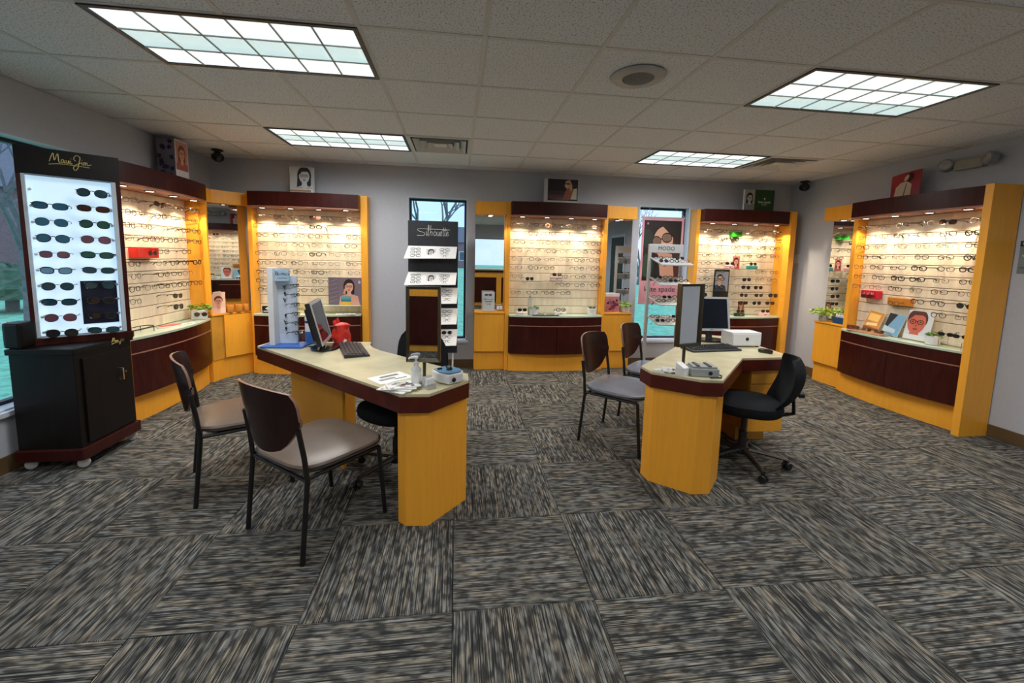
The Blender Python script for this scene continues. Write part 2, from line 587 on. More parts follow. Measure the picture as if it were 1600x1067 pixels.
# suspended ceiling
ce = MB().box(XL - 0.2, XR + 0.2, YF - 0.2, YB + 0.2, H + 0.1, H + 0.16).build('ceiling', mat('ceiling_deck', (0.3, 0.3, 0.3), 0.9, noise=4))
struct(ce)
LIGHTS = [(-2, 0), (4, 0), (-2, 3), (4, 3), (-2, -4), (4, -4), (-2, -8), (4, -8)]
VENTS = [(0, 3), (6, 3)]
taken = set(VENTS)
for (i, j) in LIGHTS:
    taken.add((i, j)); taken.add((i + 1, j))
ct_cache = {}
for i, x0, x1 in tiles(XL, XR, 0.0):
    for j, y0, y1 in tiles(YF, YB, 0.0):
        if (i, j) in taken:
            continue
        k = (round(x1 - x0, 3), round(y1 - y0, 3))
        if k not in ct_cache:
            g = 0.009
            w, d = k
            if min(k) < 0.05:
                continue
            ct_cache[k] = MB().box(-w / 2 + g, w / 2 - g, -d / 2 + g, d / 2 - g, 0.0, 0.016).mesh('ceiling_tile', M['ctile'], bevel=0.003, seg=1)
        put(ct_cache[k], 'ceiling_tile', ce, ((x0 + x1) / 2, (y0 + y1) / 2, H + 0.004))
gap_cols = {}
for (i, j) in LIGHTS:
    gap_cols.setdefault(i + 1, []).append(j)
for i, x0, x1 in tiles(XL, XR, 0.0):
    if x0 <= XL + 0.01:
        continue
    cuts = sorted(gap_cols.get(i, []))
    runs = []; cur = YF
    for j in cuts:
        runs.append((cur, j * U - 0.001)); cur = (j + 1) * U + 0.001
    runs.append((cur, YB))
    for y0, y1 in runs:
        if y1 - y0 > 0.02:
            MB().box(x0 - 0.012, x0 + 0.012, y0, y1, H, H + 0.004).build('ceiling_grid_bar', M['tbar'], ce)
crossm = MB().box(XL, XR, -0.012, 0.012, H + 0.0005, H + 0.0045).mesh('ceiling_grid_bar', M['tbar'])
for j, y0, y1 in tiles(YF, YB, 0.0):
    if y0 > YF + 0.01:
        put(crossm, 'ceiling_grid_bar', ce, (0, y0, 0))

# ------------------------------------------------------------------ ceiling fixtures
light_words = {(-2, 0): 'large ceiling light panel nearest the sunglasses cabinet on the left',
               (4, 0): 'large ceiling light panel towards the right wall, beside the round ceiling speaker',
               (-2, 3): 'small far ceiling light panel left of an air vent, above the back left rack',
               (4, 3): 'small far ceiling light panel on the right, above the back right rack',
               (-2, -4): 'ceiling light panel behind the camera on the left, seen in mirrors',
               (4, -4): 'ceiling light panel behind the camera on the right, seen in mirrors',
               (-2, -8): 'ceiling light panel near the front wall on the left, seen in mirrors',
               (4, -8): 'ceiling light panel near the front wall on the right, seen in mirrors'}
cell_me = None
tube_light = bpy.data.lights.new('fluorescent_lamp', 'SPOT')
tube_light.energy = TUBE_W
tube_light.color = (1.0, 0.99, 0.96)
tube_light.spot_size = R(176)
tube_light.spot_blend = 1.0
tube_light.shadow_soft_size = 0.0
for (i, j) in LIGHTS:
    t = thing('ceiling_light', light_words[(i, j)], 'ceiling light', ((i + 1) * U, (j + 0.5) * U, H), 0, 'fluorescent ceiling panels')
    a, b = U - 0.006, U / 2 - 0.006
    fr = 0.022
    mb = MB()
    mb.box(-a, a, -b, -b + fr, -0.006, 0.03); mb.box(-a, a, b - fr, b, -0.006, 0.03)
    mb.box(-a, -a + fr, -b + fr, b - fr, -0.006, 0.03); mb.box(a - fr, a, -b + fr, b - fr, -0.006, 0.03)
    mb.build('frame', M['black'], t)
    cw, cd = (2 * a - 2 * fr) / 6, (2 * b - 2 * fr) / 3
    if cell_me is None:
        g = 0.004
        w, d = cw / 2 - g, cd / 2 - g
        m2 = MB()
        q = 0.03
        vs = [(-w, -d, 0), (w, -d, 0), (w, d, 0), (-w, d, 0), (-w + q, -d + q, 0.014), (w - q, -d + q, 0.014), (w - q, d - q, 0.014), (-w + q, d - q, 0.014)]
        m2.add(vs, [(0, 1, 5, 4), (1, 2, 6, 5), (2, 3, 7, 6), (3, 0, 4, 7), (4, 5, 6, 7)])
        cell_me = m2.mesh('lens_cell', M['troffer'])
        cell_dim = m2.mesh('lens_cell', M['troffer_dim'])
        lv = MB()
        for k in range(1, 6):
            x = -a + fr + k * cw
            lv.box(x - 0.005, x + 0.005, -b + fr, b - fr, -0.004, 0.02)
        for k in range(1, 3):
            y = -b + fr + k * cd
            lv.box(-a + fr, a - fr, y - 0.005, y + 0.005, -0.004, 0.02)
        louver_me = lv.mesh('louver', M['louver'])
    put(louver_me, 'louver', t)
    for p in range(6):
        for q in range(3):
            dim = (q == 1) if (i, j) != (4, 0) else (q == 2)
            ce_ = put(cell_dim if dim else cell_me, 'lens_cell', t, (-a + fr + (p + 0.5) * cw, -b + fr + (q + 0.5) * cd, 0.0))
            lo = bpy.data.objects.new('fluorescent_lamp', tube_light)
            COL.objects.link(lo)
            lo.parent = ce_
            lo.location = (0, 0, -0.012)

vent_words = {(0, 3): 'square white air vent beside the far left ceiling light panel',
              (6, 3): 'square white air vent beside the far right ceiling light panel'}
for (i, j) in VENTS:
    t = thing('air_vent', vent_words[(i, j)], 'air vent', ((i + .5) * U, (j + .5) * U, H), 0, 'ceiling air vents')
    h = U / 2 - 0.008
    MB().box(-h, h, -h, h, 0.05, 0.06).build('duct_back', M['black'], t)
    mb = MB()
    for s in (-1, 1):
        mb.box(-h, h, *sorted((s * h, s * (h - 0.03))), -0.004, 0.01)
        mb.box(*sorted((s * h, s * (h - 0.03))), -h + .03, h - .03, -0.004, 0.01)
    mb.build('frame', M['tbar'], t)
    for k, r0 in enumerate((0.25, 0.185, 0.12)):
        mb = MB()
        r1 = r0 - 0.055
        for q in range(4):
            ang = q * PI / 2
            ca, sa = math.cos(ang), math.sin(ang)
            def rr(x, y, z):
                return (x * ca - y * sa, x * sa + y * ca, z)
            mb.add([rr(-r0, -r0, -0.012), rr(r0, -r0, -0.012), rr(r1, -r1, 0.03), rr(-r1, -r1, 0.03),
                    rr(-r0, -r0, -0.009), rr(r0, -r0, -0.009), rr(r1, -r1, 0.033), rr(-r1, -r1, 0.033)],
                   [(0, 1, 2, 3), (7, 6, 5, 4), (0, 4, 5, 1), (2, 6, 7, 3), (1, 5, 6, 2), (3, 7, 4, 0)])
        mb.build('vane', M['tbar'], t)
    MB().box(-0.06, 0.06, -0.06, 0.06, 0.0, 0.006).build('centre_plate', M['tbar'], t)

t = thing('ceiling_speaker', 'round white ceiling speaker with dark mesh grille', 'speaker', (2.52 * U, 0.47 * U, H))
MB().lathe([(0.155, 0.0), (0.16, -0.004), (0.15, -0.012), (0.092, -0.014), (0.09, -0.006), (0.09, 0.0)], 32).build('trim_ring', mat('speaker_ring', (0.42, 0.41, 0.39), 0.5, noise=12), t, smooth=True)
MB().lathe([(0.088, -0.004), (0.088, -0.011), (0.05, -0.016), (0.008, -0.017)], 28).build('grille', mat('speaker_grille', (0.10, 0.10, 0.11), 0.6, noise=160, amount=0.6), t, smooth=True)

for nm, x, y, lab in (('a', -2.10, 2.82, 'black dome security camera under the ceiling in the left back corner'),
                      ('b', 5.02, 2.93, 'black dome security camera under the ceiling in the right back corner')):
    t = thing('security_camera', lab, 'camera', (x, y, H), 0, 'ceiling security cameras')
    MB().lathe([(0.055, 0), (0.055, -0.015), (0.03, -0.02), (0.03, -0.04)], 18).build('mount', M['black'], t, smooth=True)
    MB().lathe([(0.012, -0.03), (0.05, -0.045), (0.062, -0.075), (0.055, -0.105), (0.03, -0.125), (0.006, -0.13)], 18).build('housing', M['black_gloss'], t, smooth=True)

t = thing('emergency_light', 'twin-headed emergency light on the wall above the right rack', 'emergency light', (XR, 1.14, 2.40))
rbox('body', -0.07, -0.001, -0.11, 0.11, -0.045, 0.045, mat('emergency_body', (0.34, 0.33, 0.28), 0.5, noise=10), t, 0.012)
for s in (-1, 1):
    hd = MB().lathe([(0.02, -0.035), (0.05, -0.03), (0.055, 0.0), (0.056, 0.03), (0.05, 0.034)], 18).build('lamp_head', M['grey'], t, (-0.07, s * 0.165, 0.01), (0, R(-75), s * R(18)), True)
    MB().lathe([(0.046, 0.03), (0.044, 0.037), (0.004, 0.042)], 18).build('lamp_lens', M['chrome'], hd, smooth=True)
    MB().tube([(-0.035, s * 0.10, 0), (-0.045, s * 0.15, 0.01)], 0.012, 8).build('swivel_arm', M['grey'], t)

def switch(name, label, loc, rz):
    t = thing(name, label, 'light switch', loc, rz)
    rbox('plate', -0.04, 0.04, -0.006, 0, -0.06, 0.06, M['white'], t, 0.002)
    rbox('toggle', -0.006, 0.006, -0.016, -0.006, -0.012, 0.012, M['white'], t, 0.002)
switch('light_switch', 'white light switch plate on the right wall near the back corner', (XR, 3.05, 1.53), -PI / 2)
switch('light_switch', 'yellowish switch plate on the right wall, seen in the right desk mirror', (XR, -1.32, 1.30), -PI / 2)
t = thing('wall_notice', 'grey notice board with a dark header on the right wall at the picture edge', 'notice', (XR, 0.60, 1.56), -PI / 2)
rbox('panel', -0.13, 0.13, -0.008, -0.0005, -0.13, 0.09, mat('notice_grey', S(120, 132, 132), 0.5, noise=12), t, 0.001)
rbox('header_strip', -0.13, 0.13, -0.010, -0.0005, 0.09, 0.135, mat('notice_navy', S(16, 18, 34), 0.5, noise=12), t, 0.001)
text_obj('C', 0.035, M['whiteprint'], t, (-0.105, -0.0108, 0.112))
print_layer('printed_mark', t, [((190, 200, 200), [(-0.115, 0.02), (-0.09, -0.01), (-0.065, 0.02)]), ((80, 92, 92), [(-0.12, -0.09), (0.1, -0.10), (0.1, -0.085), (-0.11, -0.08)])], -0.0085)

# ------------------------------------------------------------------ eyewear
FR = {
    't': mat('frame_wire', (0.09, 0.065, 0.05), 0.3, metal=0.7, noise=40),
    'd': mat('frame_dark', (0.035, 0.025, 0.02), 0.25, noise=40, amount=0.4),
    'b': mat('frame_black', (0.006, 0.006, 0.007), 0.2, noise=40),
    'r': mat('frame_tortoise', (0.16, 0.05, 0.025), 0.25, noise=60, amount=0.6),
    'g': mat('frame_clear_grey', (0.40, 0.36, 0.34), 0.2, noise=40),
    's': mat('frame_sun', (0.012, 0.010, 0.010), 0.2, noise=40),
}
LN = {
    'grey': mat('sun_lens_grey', (0.018, 0.020, 0.024), 0.08, noise=8, amount=0.2, coat=0.3),
    'brown': mat('sun_lens_brown', (0.055, 0.022, 0.014), 0.08, noise=8, amount=0.2, coat=0.3),
    'blue': mat('sun_lens_blue', (0.030, 0.13, 0.22), 0.08, noise=8, amount=0.2, coat=0.3),
    'teal': mat('sun_lens_teal', (0.020, 0.065, 0.085), 0.08, noise=8, amount=0.2, coat=0.3),
    'rose': mat('sun_lens_rose', (0.16, 0.07, 0.10), 0.08, noise=8, amount=0.2, coat=0.3),
    'green': mat('sun_lens_green', (0.02, 0.09, 0.06), 0.08, noise=8, amount=0.2, coat=0.3),
    'sky': mat('sun_lens_sky', (0.16, 0.32, 0.48), 0.08, noise=8, amount=0.2, coat=0.3),
}
RAD = {'t': 0.0016, 'd': 0.0026, 'b': 0.0042, 'r': 0.0026, 'g': 0.002, 's': 0.0025}
SHP = {  # half width, half height, exponent, aviator drop
    'round': (0.0235, 0.0215, 2.1, 0), 'oblong': (0.026, 0.0165, 3.2, 0), 'soft': (0.0255, 0.0195, 2.7, 0),
    'aviator': (0.028, 0.023, 2.2, 0.3), 'cat': (0.027, 0.019, 2.6, -0.25), 'wrap': (0.031, 0.019, 2.6, -0.1)}
eye_cache = {}
def eye_meshes(kind, shape, lens):
    key = (kind, shape, lens)
    if key in eye_cache:
        return eye_cache[key]
    hw, hh, ex, drop = SHP[shape]
    r = RAD[kind]; cx = hw + 0.0095
    def outline(side, n=18):
        out = []
        for i in range(n):
            t = 2 * PI * i / n
            c, s_ = math.cos(t), math.sin(t)
            x = hw * math.copysign(abs(c) ** (2 / ex), c)
            z = hh * math.copysign(abs(s_) ** (2 / ex), s_)
            z += drop * (-x / hw) * 0.3 * hh * (1 if z < 0 or drop < 0 else 0)
            out.append((side * (cx + x), 0.10 * (cx + x) ** 2 / 0.06 * 0.06 / 0.05 * 0.5, z))
        return out
    mb = MB()
    for sd in (-1, 1):
        mb.tube(outline(sd), r, 5, closed=True)
    bz = hh * 0.35
    mb.tube([(-0.011, 0.0, bz), (-0.005, -0.001, bz + 0.003), (0.005, -0.001, bz + 0.003), (0.011, 0.0, bz)], r, 5)
    ex_x = cx + hw
    for sd in (-1, 1):
        mb.tube([(sd * ex_x, 0.004, hh * 0.45), (sd * (ex_x + 0.005), 0.009, hh * 0.5)], r * 1.25, 5)
    front = mb.mesh('eyeglasses_front', FR[kind], smooth=True)
    tm = MB().tube([(0, 0.009, hh * 0.5), (0.001, 0.05, hh * 0.5), (-0.001, 0.098, hh * 0.45), (-0.004, 0.125, hh * 0.1), (-0.006, 0.14, -hh * 0.7)],
                   [r * 1.1, r * 1.1, r * 1.2, r * 1.5, r * 1.2], 5).mesh('temple', FR[kind], smooth=True)
    lm = MB()
    po = outline(1, 14)
    po = [(x - cx, y, z) for x, y, z in po]
    n = len(po)
    lm.add([(x, y - 0.0004, z) for x, y, z in po] + [(x, y + 0.0008, z) for x, y, z in po],
           [tuple(range(n)), tuple(range(2 * n - 1, n - 1, -1))] + [(i, (i + 1) % n, n + (i + 1) % n, n + i) for i in range(n)])
    lens_m = lm.mesh('lens', M['lens'] if lens == 'clear' else LN[lens])
    pl = [(-x, y, z) for x, y, z in po]
    lm2 = MB().add([(x, y - 0.0004, z) for x, y, z in pl] + [(x, y + 0.0008, z) for x, y, z in pl],
                   [tuple(range(n)), tuple(range(2 * n - 1, n - 1, -1))] + [(i, (i + 1) % n, n + (i + 1) % n, n + i) for i in range(n)])
    lens_l = lm2.mesh('lens', M['lens'] if lens == 'clear' else LN[lens])
    eye_cache[key] = (front, tm, lens_m, lens_l, cx, ex_x + 0.005)
    return eye_cache[key]

def eyewear(kind, shape, lens, mw, label, group, scale=1.0):
    front, tm, lr, ll, cx, tx = eye_meshes(kind, shape, lens)
    sun = lens != 'clear'
    o = bpy.data.objects.new('sunglasses' if sun else 'eyeglasses', front)
    COL.objects.link(o)
    o.matrix_world = mw @ Matrix.Scale(scale, 4)
    tag(o, label, 'sunglasses' if sun else 'eyeglasses', group)
    for me, nm, x in ((tm, 'temple', tx), (tm, 'temple', -tx), (lr, 'lens', cx), (ll, 'lens', -cx)):
        c = bpy.data.objects.new(nm, me)
        COL.objects.link(c)
        c.parent = o
        c.location = (x, 0, 0)
    return o

ORD = ['first', 'second', 'third', 'fourth', 'fifth', 'sixth', 'seventh', 'eighth', 'ninth', 'tenth', 'eleventh', 'twelfth']
KW = {'t': 'thin wire-rimmed eyeglasses', 'd': 'dark-rimmed eyeglasses', 'b': 'bold black eyeglasses', 'r': 'tortoiseshell eyeglasses',
      'g': 'pale clear-framed eyeglasses', 's': 'dark-lensed sunglasses', 'n': 'brown-lensed sunglasses'}

# ------------------------------------------------------------------ display racks
def arc_poly(x0, x1, yb, d, b, xm, hw, n=14):
    pts = []
    for i in range(n + 1):
        x = x0 + (x1 - x0) * i / n
        t = (x - xm) / hw
        pts.append((x, -(d + b * (1 - t * t))))
    return pts + [(x1, yb), (x0, yb)]

spot_count = 0
def downlight(parent, x, y, z, w=SPOT_W, tilt=0.0, angle=122):
    rg = MB().lathe([(0.042, 0.0), (0.045, -0.004), (0.036, -0.008), (0.033, -0.002)], 18).build('downlight', M['mahogany'], parent, (x, y, z), smooth=True)
    MB().lathe([(0.032, -0.002), (0.03, -0.006), (0.004, -0.008)], 16).build('downlight_lens', M['lamp'], rg, smooth=True)
    ld = bpy.data.lights.new('downlight_lamp', 'SPOT')
    ld.energy = w
    ld.color = (1.0, 0.80, 0.56)
    ld.spot_size = R(angle)
    ld.spot_blend = 0.5
    ld.shadow_soft_size = 0.018
    lo = bpy.data.objects.new('downlight_lamp', ld)
    COL.objects.link(lo)
    lo.parent = rg
    lo.location = (0, 0, -0.03)
    lo.rotation_euler = (tilt, 0, 0)

PITCH = 0.107
SLAT_TOP = 1.905
slat_me = None
W = 1.22
def rack(label, base_label, top_label, loc, rz, end_left=False, end_right=False, low_left=False, post_l=0.05, post_r=0.05):
    global slat_me, top_slat_me, low_slat_me
    t = thing('display_rack', label, 'display rack', loc, rz)
    # posts
    for x0, x1, full in ((-post_l, -0.001, end_left), (W + 0.001, W + post_r, end_right)):
        dep = 0.30 if full else 0.17
        rbox('end_panel' if full else 'post', x0, x1, -dep, -0.014, 0.0, 2.155, M['maple'], t, 0.003)
    rbox('backing_panel', 0.0, W, -0.034, -0.014, 0.74, 1.972, M['groove'], t, 0)
    if slat_me is None:
        g = 0.003
        slat_me = MB().box(0.002, W - 0.002, -0.05, -0.0341, -PITCH + g, -g).mesh('slat', M['slat'], bevel=0.002, seg=1)
        low_slat_me = MB().box(0.002, W - 0.002, -0.05, -0.0341, 0.738, SLAT_TOP - 10 * PITCH - g).mesh('slat', M['slat'], bevel=0.002, seg=1)
        top_slat_me = MB().box(0.002, W - 0.002, -0.05, -0.0341, SLAT_TOP + g, 1.971).mesh('slat', M['slat'], bevel=0.002, seg=1)
    put(top_slat_me, 'slat', t)
    k = 0
    while SLAT_TOP - (k + 1) * PITCH > 0.73:
        put(slat_me, 'slat', t, (0, 0, SLAT_TOP - k * PITCH))
        k += 1
    put(low_slat_me, 'slat', t)
    MB().prism(arc_poly(0, W, -0.014, 0.265, 0.055, W / 2, W / 2), 1.99, 2.15).build('canopy', M['mahogany'], t, bevel=0.003)
    MB().prism(arc_poly(0.001, W - 0.001, -0.014, 0.26, 0.055, W / 2, W / 2), 1.973, 1.9895).build('soffit', M['soffit'], t)
    for fx in (0.115, 0.37, 0.625, 0.875):
        downlight(t, W * fx, -0.225, 1.973)
    # base cabinet
    c = thing('base_cabinet', base_label, 'cabinet', loc, rz)
    MB().prism(arc_poly(0.002, W - 0.002, -0.014, 0.19, 0.05, W / 2, W / 2), 0.0, 0.235).build('plinth', M['maple'], c)
    MB().prism(arc_poly(0.004, W - 0.004, -0.014, 0.205, 0.08, W / 2, W / 2), 0.236, 0.713).build('carcass', M['mahogany_black'], c)
    for x0, x1 in ((0.003, W / 2 - 0.0025), (W / 2 + 0.0025, W - 0.003)):
        MB().prism([(x, y) for x, y in arc_poly(x0, x1, 0, 0.232, 0.08, W / 2, W / 2)[:-2]] +
                   [(x, y + 0.018) for x, y in reversed(arc_poly(x0, x1, 0, 0.232, 0.08, W / 2, W / 2)[:-2])], 0.237, 0.594).build('cabinet_door', M['mahogany'], c)
    MB().prism([(x, y) for x, y in arc_poly(0.003, W - 0.003, 0, 0.232, 0.08, W / 2, W / 2)[:-2]] +
               [(x, y + 0.018) for x, y in reversed(arc_poly(0.003, W - 0.003, 0, 0.232, 0.08, W / 2, W / 2)[:-2])], 0.606, 0.712).build('drawer_front', M['mahogany'], c)
    MB().prism([(x, y) for x, y in arc_poly(0.003, W - 0.003, 0, 0.236, 0.08, W / 2, W / 2)[:-2]] +
               [(x, y + 0.012) for x, y in reversed(arc_poly(0.003, W - 0.003, 0, 0.236, 0.08, W / 2, W / 2)[:-2])], 0.595, 0.605).build('pull_rail', M['soffit'], c)
    if low_left:
        rbox('side_panel', -post_l - 0.03, -post_l - 0.001, -0.27, -0.014, 0.0, 0.76, M['maple'], c, 0.003)
    ct = MB().prism(arc_poly(0.0, W, -0.051, 0.24, 0.08, W / 2, W / 2), 0.714, 0.735).build('countertop', M['glasstop'], None, loc, (0, 0, rz), bevel=0.002)
    tag(ct, top_label, 'countertop')
    return t

def bay(x0, x1, rack_root, loc, rz, mirror_label, cab_label):
    t = thing('wall_mirror', mirror_label, 'mirror', loc, rz)
    rbox('header', x0, x1, -0.17, -0.014, 1.992, 2.15, M['maple'], t, 0.003)
    rbox('backing_panel', x0, x1, -0.03, -0.014, 0.766, 1.99, M['maple_dark_edge'], t, 0)
    rbox('mirror_glass', x0 + 0.004, x1 - 0.004, -0.036, -0.0305, 0.768, 1.99, M['mirror'], t, 0)
    downlight(t, (x0 + x1) / 2, -0.10, 1.991, SPOT_W * 0.8)
    c = thing('side_cabinet', cab_label, 'cabinet', loc, rz)
    rbox('plinth', x0, x1, -0.115, -0.014, 0.0, 0.236, M['maple'], c, 0.002)
    rbox('carcass', x0, x1, -0.135, -0.014, 0.2365, 0.742, M['maple_dark_edge'], c, 0)
    rbox('cabinet_door', x0 + 0.002, x1 - 0.002, -0.153, -0.1355, 0.245, 0.738, M['maple'], c, 0.003)
    rbox('cabinet_top', x0, x1, -0.165, -0.014, 0.7425, 0.765, M['maple'], c, 0.003)

def world_m(loc, rz):
    return Matrix.Translation(Vector(loc)) @ Matrix.Rotation(rz, 4, 'Z')

peg_me = MB().tube([(0, -0.0505, 0), (0, -0.188, 0)], 0.0028, 6).mesh('display_peg', M['clear'])
def fill(rack_root, loc, rz, rows, where, group, cols=6, seed=1):
    rnd = random.Random(seed)
    wm = world_m(loc, rz)
    for ri, row in enumerate(rows):
        z = SLAT_TOP - ri * PITCH - 0.030
        n = 0
        tot = sum(1 for ch in row if ch not in '. ')
        for ci, ch in enumerate(row):
            if ch in '. ':
                continue
            n += 1
            x = W * (ci + 0.5) / len(row) + rnd.uniform(-0.02, 0.02)
            shape = rnd.choice(['round', 'oblong', 'soft', 'soft', 'cat'])
            lens = 'clear'; kind = ch
            if ch == 's':
                lens = 'grey'; shape = rnd.choice(['round', 'soft', 'aviator', 'cat'])
            if ch == 'n':
                kind = 's'; lens = 'brown'; shape = rnd.choice(['round', 'soft', 'cat'])
            yaw = rnd.uniform(-0.16, 0.16)
            m = wm @ Matrix.Translation((x, -0.1925, z)) @ Matrix.Rotation(yaw, 4, 'Z') @ Matrix.Rotation(rnd.uniform(-.06, .06), 4, 'Y')
            place = '%s from left' % ORD[n - 1] if tot > 1 else 'alone'
            eyewear(kind, shape, lens, m, '%s, %s in the %s row of %s' % (KW[ch], place, ORD[ri], where), group, 1.07)
            put(peg_me, 'display_peg', rack_root, (x, 0, z - 0.004))

# --- rack on the left wall
LA, RA = (XL, 1.45, 0), PI / 2
ra = rack('eyeglass rack on the left wall behind the sunglasses cabinet', 'curved mahogany base cabinet on a maple plinth against the left wall',
          'green glass countertop holding a red hand mirror', LA, RA, end_left=True, post_l=0.03, low_left=True)
# --- back rack left
LB, RB = (-1.90, YB, 0), 0.0
rb = rack('eyeglass rack on the back wall between corner mirror and first window', 'mahogany base cabinet behind the desk with the red bag',
          'green glass countertop below the card of a woman resting on her hand', LB, RB, post_r=0.08)
# --- back rack centre with mirrors both sides
LC, RC = (1.14, YB, 0), 0.0
rc = rack('eyeglass rack in the middle of the back wall between two tall mirrors', 'curved mahogany base cabinet below the middle rack',
          'green glass countertop of the middle rack holding trays of sunglasses', LC, RC)
bay(-0.44, -0.052, rc, LC, RC, 'tall mirror left of the middle rack, right of the first window', 'maple side cabinet carrying the white sign holder')
bay(W + 0.052, W + 0.44, rc, LC, RC, 'tall mirror right of the middle rack, beside the banner window', 'maple side cabinet carrying the boxed print and lime plant')
# --- back rack right
LD, RD = (3.68, YB, 0), 0.0
rd = rack('eyeglass rack on the back wall in the right corner', 'mahogany base cabinet in the right back corner behind the white cash drawer',
          'green glass countertop with the pink case in the right back corner', LD, RD, end_right=True, post_r=0.08)
# --- rack on the right wall
LE, RE = (XR, 2.04, 0), -PI / 2
re_ = rack('eyeglass rack on the right wall with a tall maple end panel', 'curved mahogany base cabinet against the right wall',
           'green glass countertop on the right wall carrying magazines and a portrait card', LE, RE, end_right=True, post_r=0.06)
bay(-0.45, -0.052, re_, LE, RE, 'tall mirror on the right wall behind the leafy plant', 'maple side cabinet under the leafy plant on the right wall')

fill(ra, LA, RA, ['tt.ntrd', 'tdtdttr', 'tdd.tdd', 'ttdrdtd', 't..d.d.', 'td.tddb', 'dt.ddt.', 'ddtdddr', 'tt..s..', 't...s..'],
     'the left wall rack', 'eyewear on the left wall rack', seed=3)
fill(rb, LB, RB, ['tdtntt', 'ttdbtt', 'ddddtd', 'ttdttd', 'tdtbtt', 'ddddtd', 'dtdbtt', 'd.td..', 'd.dd..'],
     'the back left rack', 'eyewear on the back left rack', seed=5)
fill(rc, LC, RC, ['tdrdtn', 'tddttd', 'dtdrtd', 'ttdtdd', 'tddtdd', 'tdr.dd', 't..ddd', '...ddd', 'tdrd..'],
     'the middle back rack', 'eyewear on the middle back rack', seed=8)
fill(rd, LD, RD, ['td.ttd', 'tdbtdd', 'ttdtdd', 'dt.ddr', 'dd....', 'dd..tt', 'dd.stt', 'db.ss.', 's..nns', '...nsn'],
     'the right corner rack', 'eyewear on the right corner rack', seed=11)
fill(re_, LE, RE, ['ttdtnd', 'ttdtdb', 'dttttd', 'ddtddb', 'tddbdb', 'tdbbtd', 'ttdtrt', '...dds', '....dt'],
     'the right wall rack', 'eyewear on the right wall rack', seed=13)

# --- diagonal corner unit with mirror
F0, F1 = Vector((-2.16, 2.87)), Vector((-1.962, 3.13))
t = thing('corner_cabinet', 'diagonal maple corner cabinet carrying amber glasses and a portrait card', 'cabinet')
rear = [(-1.957, 3.235), (-2.405, 3.235), (-2.405, 2.73)]
def corner_poly(off):
    d = (F1 - F0).normalized(); n = Vector((d.y, -d.x))
    a = F0 + n * off; b = F1 + n * off
    return [(-2.2 + off * 0.5, 2.73), (a.x, a.y), (b.x, b.y)] + rear
MB().prism(corner_poly(-0.03), 0.0, 0.236).build('plinth', M['maple'], t)
MB().prism(corner_poly(-0.018), 0.2365, 0.738).build('carcass', M['maple_dark_edge'], t)
dv = (F1 - F0)
ang = math.atan2(dv.y, dv.x)
ln = dv.length
rbox('cabinet_door', 0.012, ln - 0.012, -0.004, 0.0135, 0.245, 0.735, M['maple'], t, 0.003, loc=(F0.x, F0.y, 0), rot=(0, 0, ang))
MB().prism(corner_poly(0.0), 0.739, 0.76).build('cabinet_top', M['maple'], t, bevel=0.003)
t = thing('wall_mirror', 'tall diagonal mirror in the left back corner between two racks', 'mirror')
m0, m1 = Vector((-2.29, 2.825)), Vector((-2.015, 3.175))
dv = m1 - m0; ang = math.atan2(dv.y, dv.x); ln = dv.length
rbox('mirror_glass', 0, ln, 0.0, 0.005, 0.765, 1.985, M['mirror'], t, 0, loc=(m0.x, m0.y, 0), rot=(0, 0, ang))
rbox('backing_panel', 0, ln, 0.0055, 0.02, 0.762, 1.985, M['maple_dark_edge'], t, 0, loc=(m0.x, m0.y, 0), rot=(0, 0, ang))
h0, h1 = Vector((-2.21, 2.86)), Vector((-1.96, 3.12))
hd = MB().prism([(-2.23, 2.735), (h0.x, h0.y), (h1.x, h1.y), (-1.957, 3.235), (-2.405, 3.235), (-2.405, 2.735)], 1.99, 2.135).build('header', M['maple'], t, bevel=0.003)
downlight(t, -2.17, 3.0, 1.989, SPOT_W * 0.7)
rbox('return_panel', -2.405, -2.185, 2.70, 2.725, 0.76, 2.15, M['maple'], t, 0.003)

# ------------------------------------------------------------------ sunglasses cabinet on the left
MJ = [[(0, 0), (.05, .17), (.10, .28), (.115, .06), (.2, .28), (.215, .03), (.25, .0)],
      [(.335, .10), (.285, .10), (.265, .03), (.30, 0), (.33, .09), (.34, .0), (.365, .02)],
      [(.38, .10), (.385, .01), (.42, .01), (.44, .10), (.45, .0)],
      [(.48, .10), (.485, 0), (.52, .02)], [(.49, .15), (.50, .165)],
      [(.61, .11), (.56, .17), (.62, .29), (.71, .24), (.68, .06), (.64, -.12), (.57, -.20), (.54, -.12), (.60, -.02), (.73, .07)],
      [(.745, .10), (.75, .0)], [(.755, .16), (.765, .17)],
      [(.785, 0), (.79, .09), (.82, .09), (.825, .0), (.84, .09), (.87, .09), (.88, .01), (.98, .05)],
      [(-.02, -.09), (.2, -.045), (.5, -.04), (.93, -.06)]]
k = thing('sunglasses_cabinet', 'tall black-brown sunglasses cabinet on casters with a lit display case', 'display cabinet', (-2.16, 1.005, 0))
bx0, bx1, by0, by1 = -0.185, 0.185, -0.24, 0.24
rbox('cabinet_body', bx0, bx1, by0, by1, 0.10, 0.775, M['mahogany_black'], k, 0.005)
rbox('base_moulding', bx0 - 0.012, bx1 + 0.018, by0 - 0.018, by1 + 0.018, 0.065, 0.145, M['mahogany'], k, 0.008)
rbox('cabinet_top', bx0 - 0.01, bx1 + 0.012, by0 - 0.012, by1 + 0.012, 0.776, 0.815, M['mahogany_black'], k, 0.006)
dr = rbox('cabinet_door', bx1, bx1 + 0.012, by0 + 0.05, by1 - 0.02, 0.16, 0.74, M['mahogany_black'], k, 0.003)
